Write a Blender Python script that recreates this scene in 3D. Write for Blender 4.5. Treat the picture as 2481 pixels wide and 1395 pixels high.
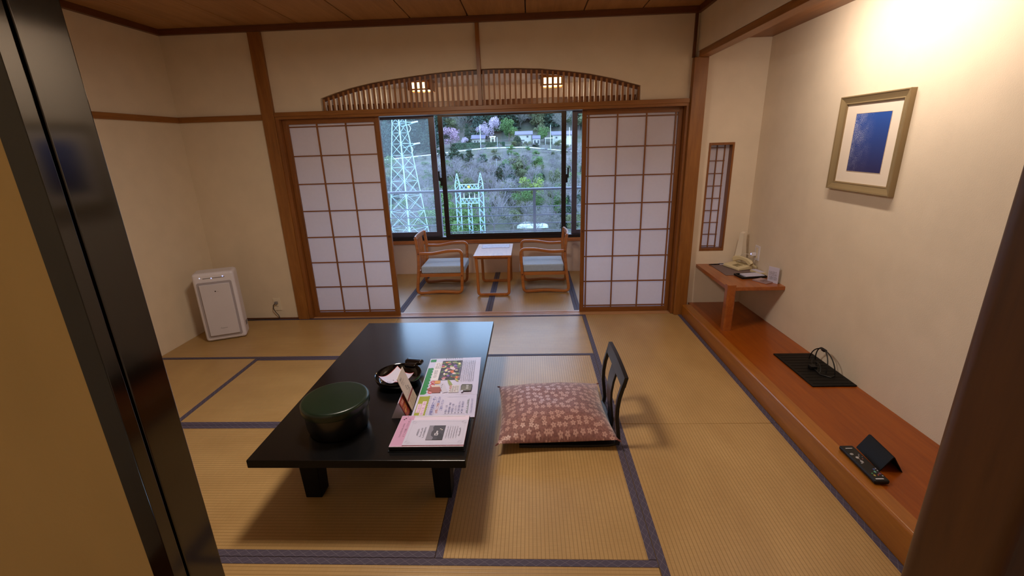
import bpy, bmesh, math, random
from mathutils import Vector, Matrix
random.seed(7)
SC = bpy.context.scene
COL = SC.collection
PI = math.pi
for o in list(bpy.data.objects):
    bpy.data.objects.remove(o)

# ------------------------------------------------------------------ camera
EYE = 1.56
yaw, pitch, roll, FPX = -0.0461043, 0.3065201, 0.0311112, 1101.4757
_f = Vector((math.sin(yaw)*math.cos(pitch), math.cos(yaw)*math.cos(pitch), -math.sin(pitch)))
_r = Vector((math.cos(yaw), -math.sin(yaw), 0))
_d = _f.cross(_r)
c_, s_ = math.cos(roll), math.sin(roll)
_r2 = _r*c_ + _d*s_
_d2 = _d*c_ - _r*s_
cam = bpy.data.cameras.new('camera')
cam.sensor_width = 36
cam.lens = FPX/2481*36
cam.clip_start = 0.02
cam.clip_end = 800
co = bpy.data.objects.new('camera', cam)
COL.objects.link(co)
co.matrix_world = Matrix(((_r2.x, -_d2.x, -_f.x, 0), (_r2.y, -_d2.y, -_f.y, 0), (_r2.z, -_d2.z, -_f.z, EYE), (0, 0, 0, 1)))
SC.camera = co

# ------------------------------------------------------------------ view, sky, lamps
vs = SC.view_settings
vs.view_transform = 'Standard'
try:
    vs.look = 'None'
except Exception:
    pass
vs.gamma = 1
vs.use_curve_mapping = False
vs.exposure = 0.0

SKY = 7.5
w = bpy.data.worlds.new('dusk_sky')
SC.world = w
w.use_nodes = True
nt = w.node_tree
bg = nt.nodes['Background']
tc = nt.nodes.new('ShaderNodeTexCoord')
sx = nt.nodes.new('ShaderNodeSeparateXYZ')
cr = nt.nodes.new('ShaderNodeValToRGB')
cr.color_ramp.elements[0].position = 0.0
cr.color_ramp.elements[0].color = (0.50, 0.70, 1.0, 1)
cr.color_ramp.elements[1].position = 0.6
cr.color_ramp.elements[1].color = (0.43, 0.62, 1.0, 1)
nt.links.new(tc.outputs['Generated'], sx.inputs[0])
nt.links.new(sx.outputs['Z'], cr.inputs[0])
nt.links.new(cr.outputs[0], bg.inputs[0])
bg.inputs[1].default_value = SKY


def area(name, loc, size, power, col, shape='DISK', rot=(0, 0, 0), size_y=None):
    l = bpy.data.lights.new(name, 'AREA')
    l.shape = shape
    l.size = size
    if size_y:
        l.size_y = size_y
    l.energy = power
    l.color = col
    o = bpy.data.objects.new(name, l)
    o.location = loc
    o.rotation_euler = rot
    COL.objects.link(o)
    return o


def point(name, loc, r, power, col):
    l = bpy.data.lights.new(name, 'POINT')
    l.shadow_soft_size = r
    l.energy = power
    l.color = col
    o = bpy.data.objects.new(name, l)
    o.location = loc
    COL.objects.link(o)
    return o


# round ceiling lamp over the middle of the room, alcove downlight, hall lamp behind the doorway
area('room_lamp', (-0.74, 2.05, 2.36), 0.42, 34.5, (1.0, 0.87, 0.73))
area('alcove_lamp', (1.475, 2.55, 2.262), 0.05, 13.5, (1.0, 0.85, 0.69), shape='RECTANGLE', rot=(0, math.radians(-38), 0), size_y=0.9)
area('hall_lamp', (-0.55, -0.9, 2.3), 0.3, 8.5, (1.0, 0.82, 0.58))
portal = area('window_portal', (-0.2, 5.75, 1.25), 4.2, 1, (1, 1, 1), shape='RECTANGLE', rot=(-PI/2, 0, 0), size_y=1.6)
portal.data.cycles.is_portal = True


# ------------------------------------------------------------------ materials
def rgb(r, g, b):
    f = lambda c: (c/255/12.92) if c/255 <= .04045 else ((c/255+.055)/1.055)**2.4
    return (f(r), f(g), f(b))


MATS = {}


def new_mat(name):
    m = bpy.data.materials.new(name)
    m.use_nodes = True
    MATS[name] = m
    return m, m.node_tree, m.node_tree.nodes['Principled BSDF']


def nd(nt, t, **kw):
    n = nt.nodes.new(t)
    for k, v in kw.items():
        if k.startswith('i_'):
            n.inputs[int(k[2:]) if k[2:].isdigit() else k[2:].replace('_', ' ')].default_value = v
        else:
            setattr(n, k, v)
    return n


def mapped(nt, scale=(1, 1, 1), coord='Object'):
    t = nd(nt, 'ShaderNodeTexCoord')
    m = nd(nt, 'ShaderNodeMapping')
    m.inputs['Scale'].default_value = scale
    nt.links.new(t.outputs[coord], m.inputs[0])
    return m.outputs[0]


def M(name, col, rough=.5, metal=0, spec=.5, var=0.06, vscale=(6, 6, 6), bump=0, bscale=80, coat=0, emit=None, estr=0, trans=0, sheen=0):
    """plain surface with a little procedural colour variation and optional fine bump"""
    if name in MATS:
        return MATS[name]
    m, nt, p = new_mat(name)
    p.inputs['Roughness'].default_value = rough
    p.inputs['Metallic'].default_value = metal
    p.inputs['Specular IOR Level'].default_value = spec
    p.inputs['Coat Weight'].default_value = coat
    p.inputs['Coat Roughness'].default_value = .08
    p.inputs['Sheen Weight'].default_value = sheen
    v = mapped(nt, vscale)
    n = nd(nt, 'ShaderNodeTexNoise', i_Scale=1.0, i_Detail=3.0)
    nt.links.new(v, n.inputs['Vector'])
    r = nd(nt, 'ShaderNodeValToRGB')
    r.color_ramp.elements[0].position = .3
    r.color_ramp.elements[1].position = .7
    r.color_ramp.elements[0].color = (*[max(0, c*(1-var)) for c in col], 1)
    r.color_ramp.elements[1].color = (*[min(1, c*(1+var)) for c in col], 1)
    nt.links.new(n.outputs['Fac'], r.inputs[0])
    nt.links.new(r.outputs[0], p.inputs['Base Color'])
    if bump:
        n2 = nd(nt, 'ShaderNodeTexNoise', i_Scale=bscale, i_Detail=2.0)
        nt.links.new(mapped(nt), n2.inputs['Vector'])
        b = nd(nt, 'ShaderNodeBump', i_Strength=bump, i_Distance=.002)
        nt.links.new(n2.outputs['Fac'], b.inputs['Height'])
        nt.links.new(b.outputs[0], p.inputs['Normal'])
    if emit:
        p.inputs['Emission Color'].default_value = (*emit, 1)
        p.inputs['Emission Strength'].default_value = estr
    return m


def WOOD(name, c1, c2, axis='z', rough=.4, spec=.5, coat=0, scale=1.0, bump=.08):
    m, nt, p = new_mat(name)
    p.inputs['Roughness'].default_value = rough
    p.inputs['Specular IOR Level'].default_value = spec
    p.inputs['Coat Weight'].default_value = coat
    p.inputs['Coat Roughness'].default_value = .15
    s = {'x': (1.2, 16, 16), 'y': (16, 1.2, 16), 'z': (16, 16, 1.2)}[axis]
    s = tuple(a*scale for a in s)
    v = mapped(nt, s)
    n = nd(nt, 'ShaderNodeTexNoise', i_Scale=1.0, i_Detail=5.0, i_Roughness=.6, i_Distortion=1.2)
    nt.links.new(v, n.inputs['Vector'])
    v2 = mapped(nt, tuple(a*9 for a in s))
    n2 = nd(nt, 'ShaderNodeTexNoise', i_Scale=1.0, i_Detail=2.0)
    nt.links.new(v2, n2.inputs['Vector'])
    mx = nd(nt, 'ShaderNodeMath', operation='MULTIPLY_ADD')
    nt.links.new(n2.outputs['Fac'], mx.inputs[0])
    mx.inputs[1].default_value = .35
    nt.links.new(n.outputs['Fac'], mx.inputs[2])
    r = nd(nt, 'ShaderNodeValToRGB')
    r.color_ramp.elements[0].position = .42
    r.color_ramp.elements[1].position = .92
    r.color_ramp.elements[0].color = (*c1, 1)
    r.color_ramp.elements[1].color = (*c2, 1)
    nt.links.new(mx.outputs[0], r.inputs[0])
    nt.links.new(r.outputs[0], p.inputs['Base Color'])
    b = nd(nt, 'ShaderNodeBump', i_Strength=bump, i_Distance=.002)
    nt.links.new(mx.outputs[0], b.inputs['Height'])
    nt.links.new(b.outputs[0], p.inputs['Normal'])
    return m


M('wallpaper', rgb(221, 204, 179), .85, var=.03, bump=.35, bscale=260, spec=.2)
M('wallpaper_alcove', rgb(224, 208, 188), .85, var=.03, bump=.35, bscale=260, spec=.2)
M('plaster_engawa', rgb(218, 196, 180), .9, var=.03, bump=.2, bscale=200, spec=.2)
for ax in 'xyz':
    WOOD('trim_wood_'+ax, rgb(118, 70, 25), rgb(156, 101, 45), ax, .38)
    WOOD('dark_trim_'+ax, rgb(84, 44, 18), rgb(112, 64, 28), ax, .42)
    WOOD('shoji_wood_'+ax, rgb(108, 62, 23), rgb(144, 88, 39), ax, .4)
    WOOD('chair_wood_'+ax, rgb(158, 90, 40), rgb(196, 124, 62), ax, .32)
    WOOD('step_wood_'+ax, rgb(122, 54, 6), rgb(154, 78, 15), ax, .3, spec=.4, coat=.08, scale=.7)
WOOD('sill_wood', rgb(164, 116, 78), rgb(196, 148, 106), 'x', .35)
WOOD('lattice_wood', rgb(140, 88, 44), rgb(178, 122, 70), 'z', .45)
WOOD('log_wood', rgb(140, 80, 22), rgb(168, 104, 34), 'y', .3, coat=.2)
WOOD('ceiling_wood', rgb(150, 106, 62), rgb(178, 132, 84), 'y', .5, scale=.6)
WOOD('desk_wood', rgb(134, 68, 26), rgb(168, 96, 42), 'y', .3, coat=.2)
WOOD('post_wood', rgb(60, 33, 12), rgb(84, 49, 20), 'z', .42)
M('aluminium_brown', rgb(46, 34, 30), .42, .5, var=.03)
M('aluminium_grey', rgb(96, 88, 96), .4, .6, var=.03)
M('rail_metal', rgb(112, 112, 124), .38, .7, var=.03)
M('black_plastic', rgb(14, 14, 16), .45, spec=.35, var=.05)
M('matte_black', rgb(13, 12, 13), .6, spec=.25, var=.05)
M('black_leg', rgb(5, 5, 5), .45, spec=.2, var=.05)
M('recess_plastic', rgb(166, 158, 164), .5, var=.02)
M('black_lacquer', rgb(5, 5, 7), .23, spec=.75, var=.08, vscale=(3, 3, 3))
M('black_lacquer_gloss', rgb(16, 10, 8), .12, spec=.6, var=.08)
M('chair_black', rgb(16, 14, 15), .35, var=.08)
M('green_lacquer', rgb(14, 32, 18), .3, spec=.5, var=.12, vscale=(14, 14, 14))
M('lacquer_brown', rgb(30, 14, 10), .2, spec=.5)
M('fusuma_lacquer', rgb(9, 4, 2), .10, spec=.6, var=.15, vscale=(20, 20, 3), coat=.45)
M('fusuma_paper', rgb(176, 138, 82), .8, var=.07, vscale=(5, 5, 2), bump=.2, bscale=120, spec=.2)
M('white_plastic', rgb(220, 214, 222), .35, var=.02)
M('panel_plastic', rgb(206, 200, 208), .3, var=.02)
M('grey_plastic', rgb(128, 122, 122), .5, var=.03)
M('outlet_plastic', rgb(225, 210, 185), .45, var=.02)
M('phone_plastic', rgb(214, 198, 160), .45, var=.02)
M('phone_recess', rgb(150, 134, 100), .55, var=.04)
M('led_blue', rgb(190, 200, 255), .4, emit=(.35, .42, 1.0), estr=2.0)
M('led_white', rgb(220, 225, 255), .4, emit=(.75, .82, 1.0), estr=.8)
M('cable_dark', rgb(50, 40, 34), .6)
M('cable_white', rgb(215, 205, 195), .5)
M('cable_black', rgb(12, 11, 10), .5)
M('seat_fabric', rgb(176, 192, 212), .9, var=.06, vscale=(60, 60, 60), bump=.4, bscale=500, spec=.2, sheen=.2)
M('paper_white', rgb(196, 192, 216), .6, var=.015)
M('glossy_paper', rgb(192, 188, 218), .30, var=.015, spec=.4)
M('pink_paper', rgb(216, 200, 222), .5, var=.02)
M('frame_gold', rgb(148, 128, 94), .42, .25, var=.05)
M('frame_gold_dark', rgb(120, 98, 66), .5, .2, var=.05)
M('mat_board', rgb(228, 214, 200), .8, var=.01)
M('desk_mat', rgb(112, 92, 92), .55, var=.03)
M('board_black', rgb(8, 6, 5), .5, spec=.2, var=.1)
M('lamp_paper', rgb(226, 214, 196), .8, var=.02)
M('lamp_glow', rgb(255, 225, 160), .6, emit=(1.0, .66, .28), estr=5.0)
M('joint_dark', rgb(40, 24, 12), .8)
M('rail_iron', rgb(120, 124, 140), .4, .6)
M('concrete', rgb(150, 150, 150), .9, var=.1)
M('steel_pale', rgb(150, 176, 186), .5, .3, var=.03)
M('insulator_white', rgb(190, 200, 205), .3)
M('sign_yellow', rgb(200, 180, 60), .5)
M('house_wall', rgb(160, 160, 148), .8, var=.05)
M('house_roof', rgb(84, 78, 96), .6, var=.1)
M('house_dark', rgb(52, 54, 62), .5)
M('guard_white', rgb(210, 220, 210), .6, var=.03)
M('road_grey', rgb(120, 120, 124), .9)
M('pole_grey', rgb(190, 196, 206), .8)
M('bark', rgb(92, 80, 76), .95, var=.2)
M('twig_lilac', rgb(120, 114, 116), .95, var=.25, vscale=(.6, .6, .6))
M('twig_grey', rgb(104, 102, 96), .95, var=.25, vscale=(.6, .6, .6))
M('leaf_conifer', rgb(42, 62, 44), .9, var=.45, vscale=(.5, .5, .5))
M('leaf_conifer_blue', rgb(56, 76, 66), .9, var=.4, vscale=(.5, .5, .5))
M('leaf_green', rgb(82, 112, 58), .85, var=.35, vscale=(.5, .5, .5))
M('leaf_yellow', rgb(128, 146, 66), .85, var=.3, vscale=(.5, .5, .5))
M('leaf_olive', rgb(92, 98, 66), .9, var=.35, vscale=(.5, .5, .5))
M('blossom_pink', rgb(158, 130, 148), .9, var=.2, vscale=(.6, .6, .6))
M('blossom_pale', rgb(178, 162, 178), .9, var=.15, vscale=(.6, .6, .6))


def tatami_mat():
    m, nt, p = new_mat('tatami')
    p.inputs['Roughness'].default_value = .40
    p.inputs['Specular IOR Level'].default_value = .5
    L = nt.links.new
    v = mapped(nt)
    # ridges along the mat, one every 1.6 cm, and the rush strands across it
    sp = nd(nt, 'ShaderNodeSeparateXYZ')
    L(v, sp.inputs[0])
    k = nd(nt, 'ShaderNodeMath', operation='MULTIPLY')
    L(sp.outputs['Y'], k.inputs[0])
    k.inputs[1].default_value = 2*PI/.0165
    sn = nd(nt, 'ShaderNodeMath', operation='SINE')
    L(k.outputs[0], sn.inputs[0])
    ab = nd(nt, 'ShaderNodeMapRange', i_1=-1.0, i_2=-.65, i_3=0.0, i_4=1.0)
    L(sn.outputs[0], ab.inputs[0])
    v2 = mapped(nt, (260, 14, 1))
    n2 = nd(nt, 'ShaderNodeTexNoise', i_Scale=1.0, i_Detail=2.0)
    L(v2, n2.inputs['Vector'])
    v3 = mapped(nt, (2.2, 5, 1))
    n3 = nd(nt, 'ShaderNodeTexNoise', i_Scale=1.0, i_Detail=4.0)
    L(v3, n3.inputs['Vector'])
    ma = nd(nt, 'ShaderNodeMath', operation='MULTIPLY_ADD')
    L(n2.outputs['Fac'], ma.inputs[0])
    ma.inputs[1].default_value = .5
    L(n3.outputs['Fac'], ma.inputs[2])
    r = nd(nt, 'ShaderNodeValToRGB')
    r.color_ramp.elements[0].position = .45
    r.color_ramp.elements[1].position = 1.0
    r.color_ramp.elements[0].color = (*rgb(166, 130, 80), 1)
    r.color_ramp.elements[1].color = (*rgb(188, 152, 98), 1)
    L(ma.outputs[0], r.inputs[0])
    mx = nd(nt, 'ShaderNodeMix', data_type='RGBA')
    L(ab.outputs[0], mx.inputs['Factor'])
    mx.inputs['A'].default_value = (*rgb(153, 119, 70), 1)
    L(r.outputs[0], mx.inputs['B'])
    L(mx.outputs['Result'], p.inputs['Base Color'])
    h = nd(nt, 'ShaderNodeMath', operation='MULTIPLY_ADD')
    L(n2.outputs['Fac'], h.inputs[0])
    h.inputs[1].default_value = .35
    L(ab.outputs[0], h.inputs[2])
    b = nd(nt, 'ShaderNodeBump', i_Strength=.22, i_Distance=.0015)
    L(h.outputs[0], b.inputs['Height'])
    L(b.outputs[0], p.inputs['Normal'])


tatami_mat()


def border_mat():
    m, nt, p = new_mat('tatami_border')
    p.inputs['Roughness'].default_value = .75
    L = nt.links.new
    v = mapped(nt)
    sp = nd(nt, 'ShaderNodeSeparateXYZ')
    L(v, sp.inputs[0])
    outs = []
    for sgn in (1, -1):
        a = nd(nt, 'ShaderNodeMath', operation='MULTIPLY_ADD')
        L(sp.outputs['Y'], a.inputs[0])
        a.inputs[1].default_value = sgn*1.6
        L(sp.outputs['X'], a.inputs[2])
        k = nd(nt, 'ShaderNodeMath', operation='MULTIPLY')
        L(a.outputs[0], k.inputs[0])
        k.inputs[1].default_value = PI/.045
        s = nd(nt, 'ShaderNodeMath', operation='SINE')
        L(k.outputs[0], s.inputs[0])
        b = nd(nt, 'ShaderNodeMath', operation='ABSOLUTE')
        L(s.outputs[0], b.inputs[0])
        c = nd(nt, 'ShaderNodeMath', operation='LESS_THAN')
        L(b.outputs[0], c.inputs[0])
        c.inputs[1].default_value = .10
        outs.append(c.outputs[0])
    mxm = nd(nt, 'ShaderNodeMath', operation='MAXIMUM')
    L(outs[0], mxm.inputs[0])
    L(outs[1], mxm.inputs[1])
    mx = nd(nt, 'ShaderNodeMix', data_type='RGBA')
    L(mxm.outputs[0], mx.inputs['Factor'])
    mx.inputs['A'].default_value = (*rgb(72, 62, 80), 1)
    mx.inputs['B'].default_value = (*rgb(104, 96, 108), 1)
    L(mx.outputs['Result'], p.inputs['Base Color'])


border_mat()


def paper_mat():
    m = bpy.data.materials.new('shoji_paper')
    m.use_nodes = True
    MATS['shoji_paper'] = m
    nt = m.node_tree
    nt.nodes.remove(nt.nodes['Principled BSDF'])
    out = nt.nodes['Material Output']
    L = nt.links.new
    n = nd(nt, 'ShaderNodeTexNoise', i_Scale=40.0, i_Detail=4.0)
    L(mapped(nt), n.inputs['Vector'])
    r = nd(nt, 'ShaderNodeValToRGB')
    r.color_ramp.elements[0].color = (.80, .73, .74, 1)
    r.color_ramp.elements[1].color = (.84, .77, .78, 1)
    L(n.outputs['Fac'], r.inputs[0])
    d = nd(nt, 'ShaderNodeBsdfDiffuse')
    t = nd(nt, 'ShaderNodeBsdfTranslucent')
    L(r.outputs[0], d.inputs[0])
    L(r.outputs[0], t.inputs[0])
    mx = nd(nt, 'ShaderNodeMixShader')
    mx.inputs[0].default_value = .55
    L(d.outputs[0], mx.inputs[1])
    L(t.outputs[0], mx.inputs[2])
    L(mx.outputs[0], out.inputs[0])


paper_mat()


def glass_mat():
    m = bpy.data.materials.new('window_glass')
    m.use_nodes = True
    MATS['window_glass'] = m
    nt = m.node_tree
    nt.nodes.remove(nt.nodes['Principled BSDF'])
    out = nt.nodes['Material Output']
    L = nt.links.new
    t = nd(nt, 'ShaderNodeBsdfTransparent')
    t.inputs[0].default_value = (.93, .96, .96, 1)
    g = nd(nt, 'ShaderNodeBsdfGlossy')
    g.inputs['Roughness'].default_value = .02
    fr = nd(nt, 'ShaderNodeFresnel')
    fr.inputs[0].default_value = 1.4
    mx = nd(nt, 'ShaderNodeMixShader')
    L(fr.outputs[0], mx.inputs[0])
    L(t.outputs[0], mx.inputs[1])
    L(g.outputs[0], mx.inputs[2])
    L(mx.outputs[0], out.inputs[0])


glass_mat()


def cushion_mat():
    """brownish mauve brocade with woven pale cherry blossoms"""
    m, nt, p = new_mat('cushion_fabric')
    p.inputs['Roughness'].default_value = .62
    p.inputs['Sheen Weight'].default_value = .5
    L = nt.links.new
    v = mapped(nt, (1, 1, .25))
    vo = nd(nt, 'ShaderNodeTexVoronoi', voronoi_dimensions='2D', i_Scale=26.0, i_Randomness=.62)
    L(v, vo.inputs['Vector'])
    sc = nd(nt, 'ShaderNodeVectorMath', operation='SUBTRACT')
    L(v, sc.inputs[0])
    L(vo.outputs['Position'], sc.inputs[1])
    sp = nd(nt, 'ShaderNodeSeparateXYZ')
    L(sc.outputs[0], sp.inputs[0])
    at = nd(nt, 'ShaderNodeMath', operation='ARCTAN2')
    L(sp.outputs['Y'], at.inputs[0])
    L(sp.outputs['X'], at.inputs[1])
    sc2 = nd(nt, 'ShaderNodeSeparateColor')
    L(vo.outputs['Color'], sc2.inputs[0])
    rt = nd(nt, 'ShaderNodeMath', operation='MULTIPLY_ADD')
    L(sc2.outputs[0], rt.inputs[0])
    rt.inputs[1].default_value = 6.28
    L(at.outputs[0], rt.inputs[2])
    k = nd(nt, 'ShaderNodeMath', operation='MULTIPLY')
    L(rt.outputs[0], k.inputs[0])
    k.inputs[1].default_value = 2.5
    cs = nd(nt, 'ShaderNodeMath', operation='COSINE')
    L(k.outputs[0], cs.inputs[0])
    ab = nd(nt, 'ShaderNodeMath', operation='ABSOLUTE')
    L(cs.outputs[0], ab.inputs[0])
    pr = nd(nt, 'ShaderNodeMath', operation='MULTIPLY_ADD')
    L(ab.outputs[0], pr.inputs[0])
    pr.inputs[1].default_value = .20
    pr.inputs[2].default_value = .19
    vd = nd(nt, 'ShaderNodeMath', operation='SUBTRACT')
    L(pr.outputs[0], vd.inputs[0])
    L(vo.outputs['Distance'], vd.inputs[1])
    gt = nd(nt, 'ShaderNodeMath', operation='GREATER_THAN')
    L(vd.outputs[0], gt.inputs[0])
    gt.inputs[1].default_value = 0.0
    # a small dark eye at the middle of each blossom
    eye = nd(nt, 'ShaderNodeMath', operation='GREATER_THAN')
    L(vo.outputs['Distance'], eye.inputs[0])
    eye.inputs[1].default_value = .07
    mm = nd(nt, 'ShaderNodeMath', operation='MULTIPLY')
    L(gt.outputs[0], mm.inputs[0])
    L(eye.outputs[0], mm.inputs[1])
    n = nd(nt, 'ShaderNodeTexNoise', i_Scale=90.0, i_Detail=3.0)
    L(v, n.inputs['Vector'])
    r = nd(nt, 'ShaderNodeValToRGB')
    r.color_ramp.elements[0].position = .35
    r.color_ramp.elements[1].position = .65
    r.color_ramp.elements[0].color = (*rgb(118, 72, 68), 1)
    r.color_ramp.elements[1].color = (*rgb(150, 100, 94), 1)
    L(n.outputs['Fac'], r.inputs[0])
    mx = nd(nt, 'ShaderNodeMix', data_type='RGBA')
    L(mm.outputs[0], mx.inputs['Factor'])
    L(r.outputs[0], mx.inputs['A'])
    mx.inputs['B'].default_value = (*rgb(190, 146, 136), 1)
    L(mx.outputs['Result'], p.inputs['Base Color'])
    rr = nd(nt, 'ShaderNodeMapRange', i_1=0.0, i_2=1.0, i_3=.66, i_4=.42)
    L(mm.outputs[0], rr.inputs[0])
    L(rr.outputs[0], p.inputs['Roughness'])


cushion_mat()


def art_mat():
    """blue print: pale foam-like scrolls along one side fading into plain blue"""
    m, nt, p = new_mat('blue_print')
    p.inputs['Roughness'].default_value = .25
    L = nt.links.new
    v = mapped(nt, (1, 1, 1))
    sp = nd(nt, 'ShaderNodeSeparateXYZ')
    L(v, sp.inputs[0])
    vo = nd(nt, 'ShaderNodeTexVoronoi', voronoi_dimensions='2D', i_Scale=44.0)
    n0 = nd(nt, 'ShaderNodeTexNoise', i_Scale=24.0, i_Detail=3.0)
    L(v, n0.inputs['Vector'])
    ad = nd(nt, 'ShaderNodeVectorMath', operation='MULTIPLY_ADD')
    L(n0.outputs['Color'], ad.inputs[0])
    ad.inputs[1].default_value = (.03, .03, .03)
    L(v, ad.inputs[2])
    L(ad.outputs[0], vo.inputs['Vector'])
    wv = nd(nt, 'ShaderNodeMath', operation='MULTIPLY')
    L(vo.outputs['Distance'], wv.inputs[0])
    wv.inputs[1].default_value = 24.0
    sn = nd(nt, 'ShaderNodeMath', operation='SINE')
    L(wv.outputs[0], sn.inputs[0])
    ring = nd(nt, 'ShaderNodeMapRange', i_1=.1, i_2=.7, i_3=0.0, i_4=1.0)
    L(sn.outputs[0], ring.inputs[0])
    fade = nd(nt, 'ShaderNodeMapRange', i_1=.05, i_2=-.14, i_3=0.0, i_4=.85, interpolation_type='SMOOTHSTEP')
    L(sp.outputs['X'], fade.inputs[0])
    fz = nd(nt, 'ShaderNodeMapRange', i_1=-.16, i_2=.02, i_3=.35, i_4=1.0)
    L(sp.outputs['Y'], fz.inputs[0])
    a = nd(nt, 'ShaderNodeMath', operation='MULTIPLY')
    L(ring.outputs[0], a.inputs[0])
    L(fade.outputs[0], a.inputs[1])
    b = nd(nt, 'ShaderNodeMath', operation='MULTIPLY')
    L(a.outputs[0], b.inputs[0])
    L(fz.outputs[0], b.inputs[1])
    nz = nd(nt, 'ShaderNodeTexNoise', i_Scale=16.0, i_Detail=2.0)
    L(v, nz.inputs['Vector'])
    pm = nd(nt, 'ShaderNodeMapRange', i_1=.38, i_2=.62, i_3=.25, i_4=1.0)
    L(nz.outputs['Fac'], pm.inputs[0])
    b2 = nd(nt, 'ShaderNodeMath', operation='MULTIPLY')
    L(b.outputs[0], b2.inputs[0])
    L(pm.outputs[0], b2.inputs[1])
    b = b2
    r = nd(nt, 'ShaderNodeValToRGB')
    r.color_ramp.elements[0].color = (*rgb(40, 40, 92), 1)
    r.color_ramp.elements[1].color = (*rgb(44, 84, 170), 1)
    gy = nd(nt, 'ShaderNodeMapRange', i_1=-.16, i_2=.16, i_3=0.0, i_4=1.0)
    L(sp.outputs['Y'], gy.inputs[0])
    L(gy.outputs[0], r.inputs[0])
    mx = nd(nt, 'ShaderNodeMix', data_type='RGBA')
    L(b.outputs[0], mx.inputs['Factor'])
    L(r.outputs[0], mx.inputs['A'])
    mx.inputs['B'].default_value = (*rgb(190, 196, 224), 1)
    L(mx.outputs['Result'], p.inputs['Base Color'])


art_mat()


def ground_mat():
    m, nt, p = new_mat('hillside')
    p.inputs['Roughness'].default_value = 1
    p.inputs['Specular IOR Level'].default_value = .1
    L = nt.links.new
    n = nd(nt, 'ShaderNodeTexNoise', i_Scale=.12, i_Detail=8.0, i_Roughness=.7)
    L(mapped(nt), n.inputs['Vector'])
    r = nd(nt, 'ShaderNodeValToRGB')
    e = r.color_ramp.elements
    e[0].position = .35
    e[0].color = (*rgb(66, 72, 52), 1)
    e[1].position = .65
    e[1].color = (*rgb(102, 95, 91), 1)
    x = e.new(.5)
    x.color = (*rgb(82, 82, 73), 1)
    L(n.outputs['Fac'], r.inputs[0])
    L(r.outputs[0], p.inputs['Base Color'])


ground_mat()


def flat(name, col, rough=.45):
    return M('ink_'+name, rgb(*col), rough, var=.01)


# ------------------------------------------------------------------ mesh helpers
def T(x=0, y=0, z=0, rz=0, rx=0, ry=0):
    return Matrix.Translation((x, y, z)) @ Matrix.Rotation(rz, 4, 'Z') @ Matrix.Rotation(ry, 4, 'Y') @ Matrix.Rotation(rx, 4, 'X')


def setmi(faces, mi):
    for f in faces:
        f.material_index = mi


def box(bm, x0, x1, y0, y1, z0, z1, bev=0, mi=0, seg=2, mat=None):
    vs = [bm.verts.new(p) for p in ((x0, y0, z0), (x1, y0, z0), (x1, y1, z0), (x0, y1, z0), (x0, y0, z1), (x1, y0, z1), (x1, y1, z1), (x0, y1, z1))]
    fs = [bm.faces.new([vs[i] for i in q]) for q in ((0, 3, 2, 1), (4, 5, 6, 7), (0, 1, 5, 4), (1, 2, 6, 5), (2, 3, 7, 6), (3, 0, 4, 7))]
    setmi(fs, mi)
    if bev > 0:
        es = list({e for f in fs for e in f.edges})
        r = bmesh.ops.bevel(bm, geom=es, offset=bev, segments=seg, affect='EDGES', profile=.5, clamp_overlap=True)
        vs = list({v for f in r['faces'] for v in f.verts} | {v for v in vs if v.is_valid})
        setmi([f for f in {f for v in vs for f in v.link_faces}], mi)
    if mat:
        bmesh.ops.transform(bm, matrix=mat, verts=vs)
    return vs


def frames(pts, up=Vector((0, 0, 1)), closed=False):
    n = len(pts)
    out = []
    prev = None
    for i in range(n):
        if closed:
            t = (pts[(i+1) % n]-pts[i-1]).normalized()
        else:
            t = (pts[min(i+1, n-1)]-pts[max(i-1, 0)]).normalized()
        if prev is None:
            u = up if abs(t.dot(up)) < .95 else Vector((1, 0, 0))
            a = t.cross(u).normalized()
        else:
            a = (prev-t*prev.dot(t)).normalized()
        prev = a
        out.append((a, a.cross(t).normalized()))
    return out


def sweep(bm, pts, prof, closed=False, mi=0, up=Vector((0, 0, 1)), caps=True, smooth=False, scale=None):
    pts = [Vector(p) for p in pts]
    fr = frames(pts, up, closed)
    rings = []
    for i, p in enumerate(pts):
        a, b = fr[i]
        s = scale[i] if scale else 1
        rings.append([bm.verts.new(p+a*(u*s)+b*(v*s)) for u, v in prof])
    n, k = len(pts), len(prof)
    for i in range(n if closed else n-1):
        r0, r1 = rings[i], rings[(i+1) % n]
        for j in range(k):
            f = bm.faces.new((r0[j], r0[(j+1) % k], r1[(j+1) % k], r1[j]))
            f.material_index = mi
            f.smooth = smooth
    if caps and not closed:
        for rr in (rings[0][::-1], rings[-1]):
            f = bm.faces.new(rr)
            f.material_index = mi
    return rings


def circ(r, n=8):
    return [(r*math.cos(2*PI*i/n), r*math.sin(2*PI*i/n)) for i in range(n)]


def tube(bm, pts, r, n=8, closed=False, mi=0):
    sc = None
    if isinstance(r, (list, tuple)):
        sc = list(r)
        r = 1
    return sweep(bm, pts, circ(r, n), closed, mi, smooth=n > 4, scale=sc)


def rect(w, h, c=0):
    if not c:
        return [(-w/2, -h/2), (w/2, -h/2), (w/2, h/2), (-w/2, h/2)]
    return [(-w/2+c, -h/2), (w/2-c, -h/2), (w/2, -h/2+c), (w/2, h/2-c), (w/2-c, h/2), (-w/2+c, h/2), (-w/2, h/2-c), (-w/2, -h/2+c)]


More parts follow.
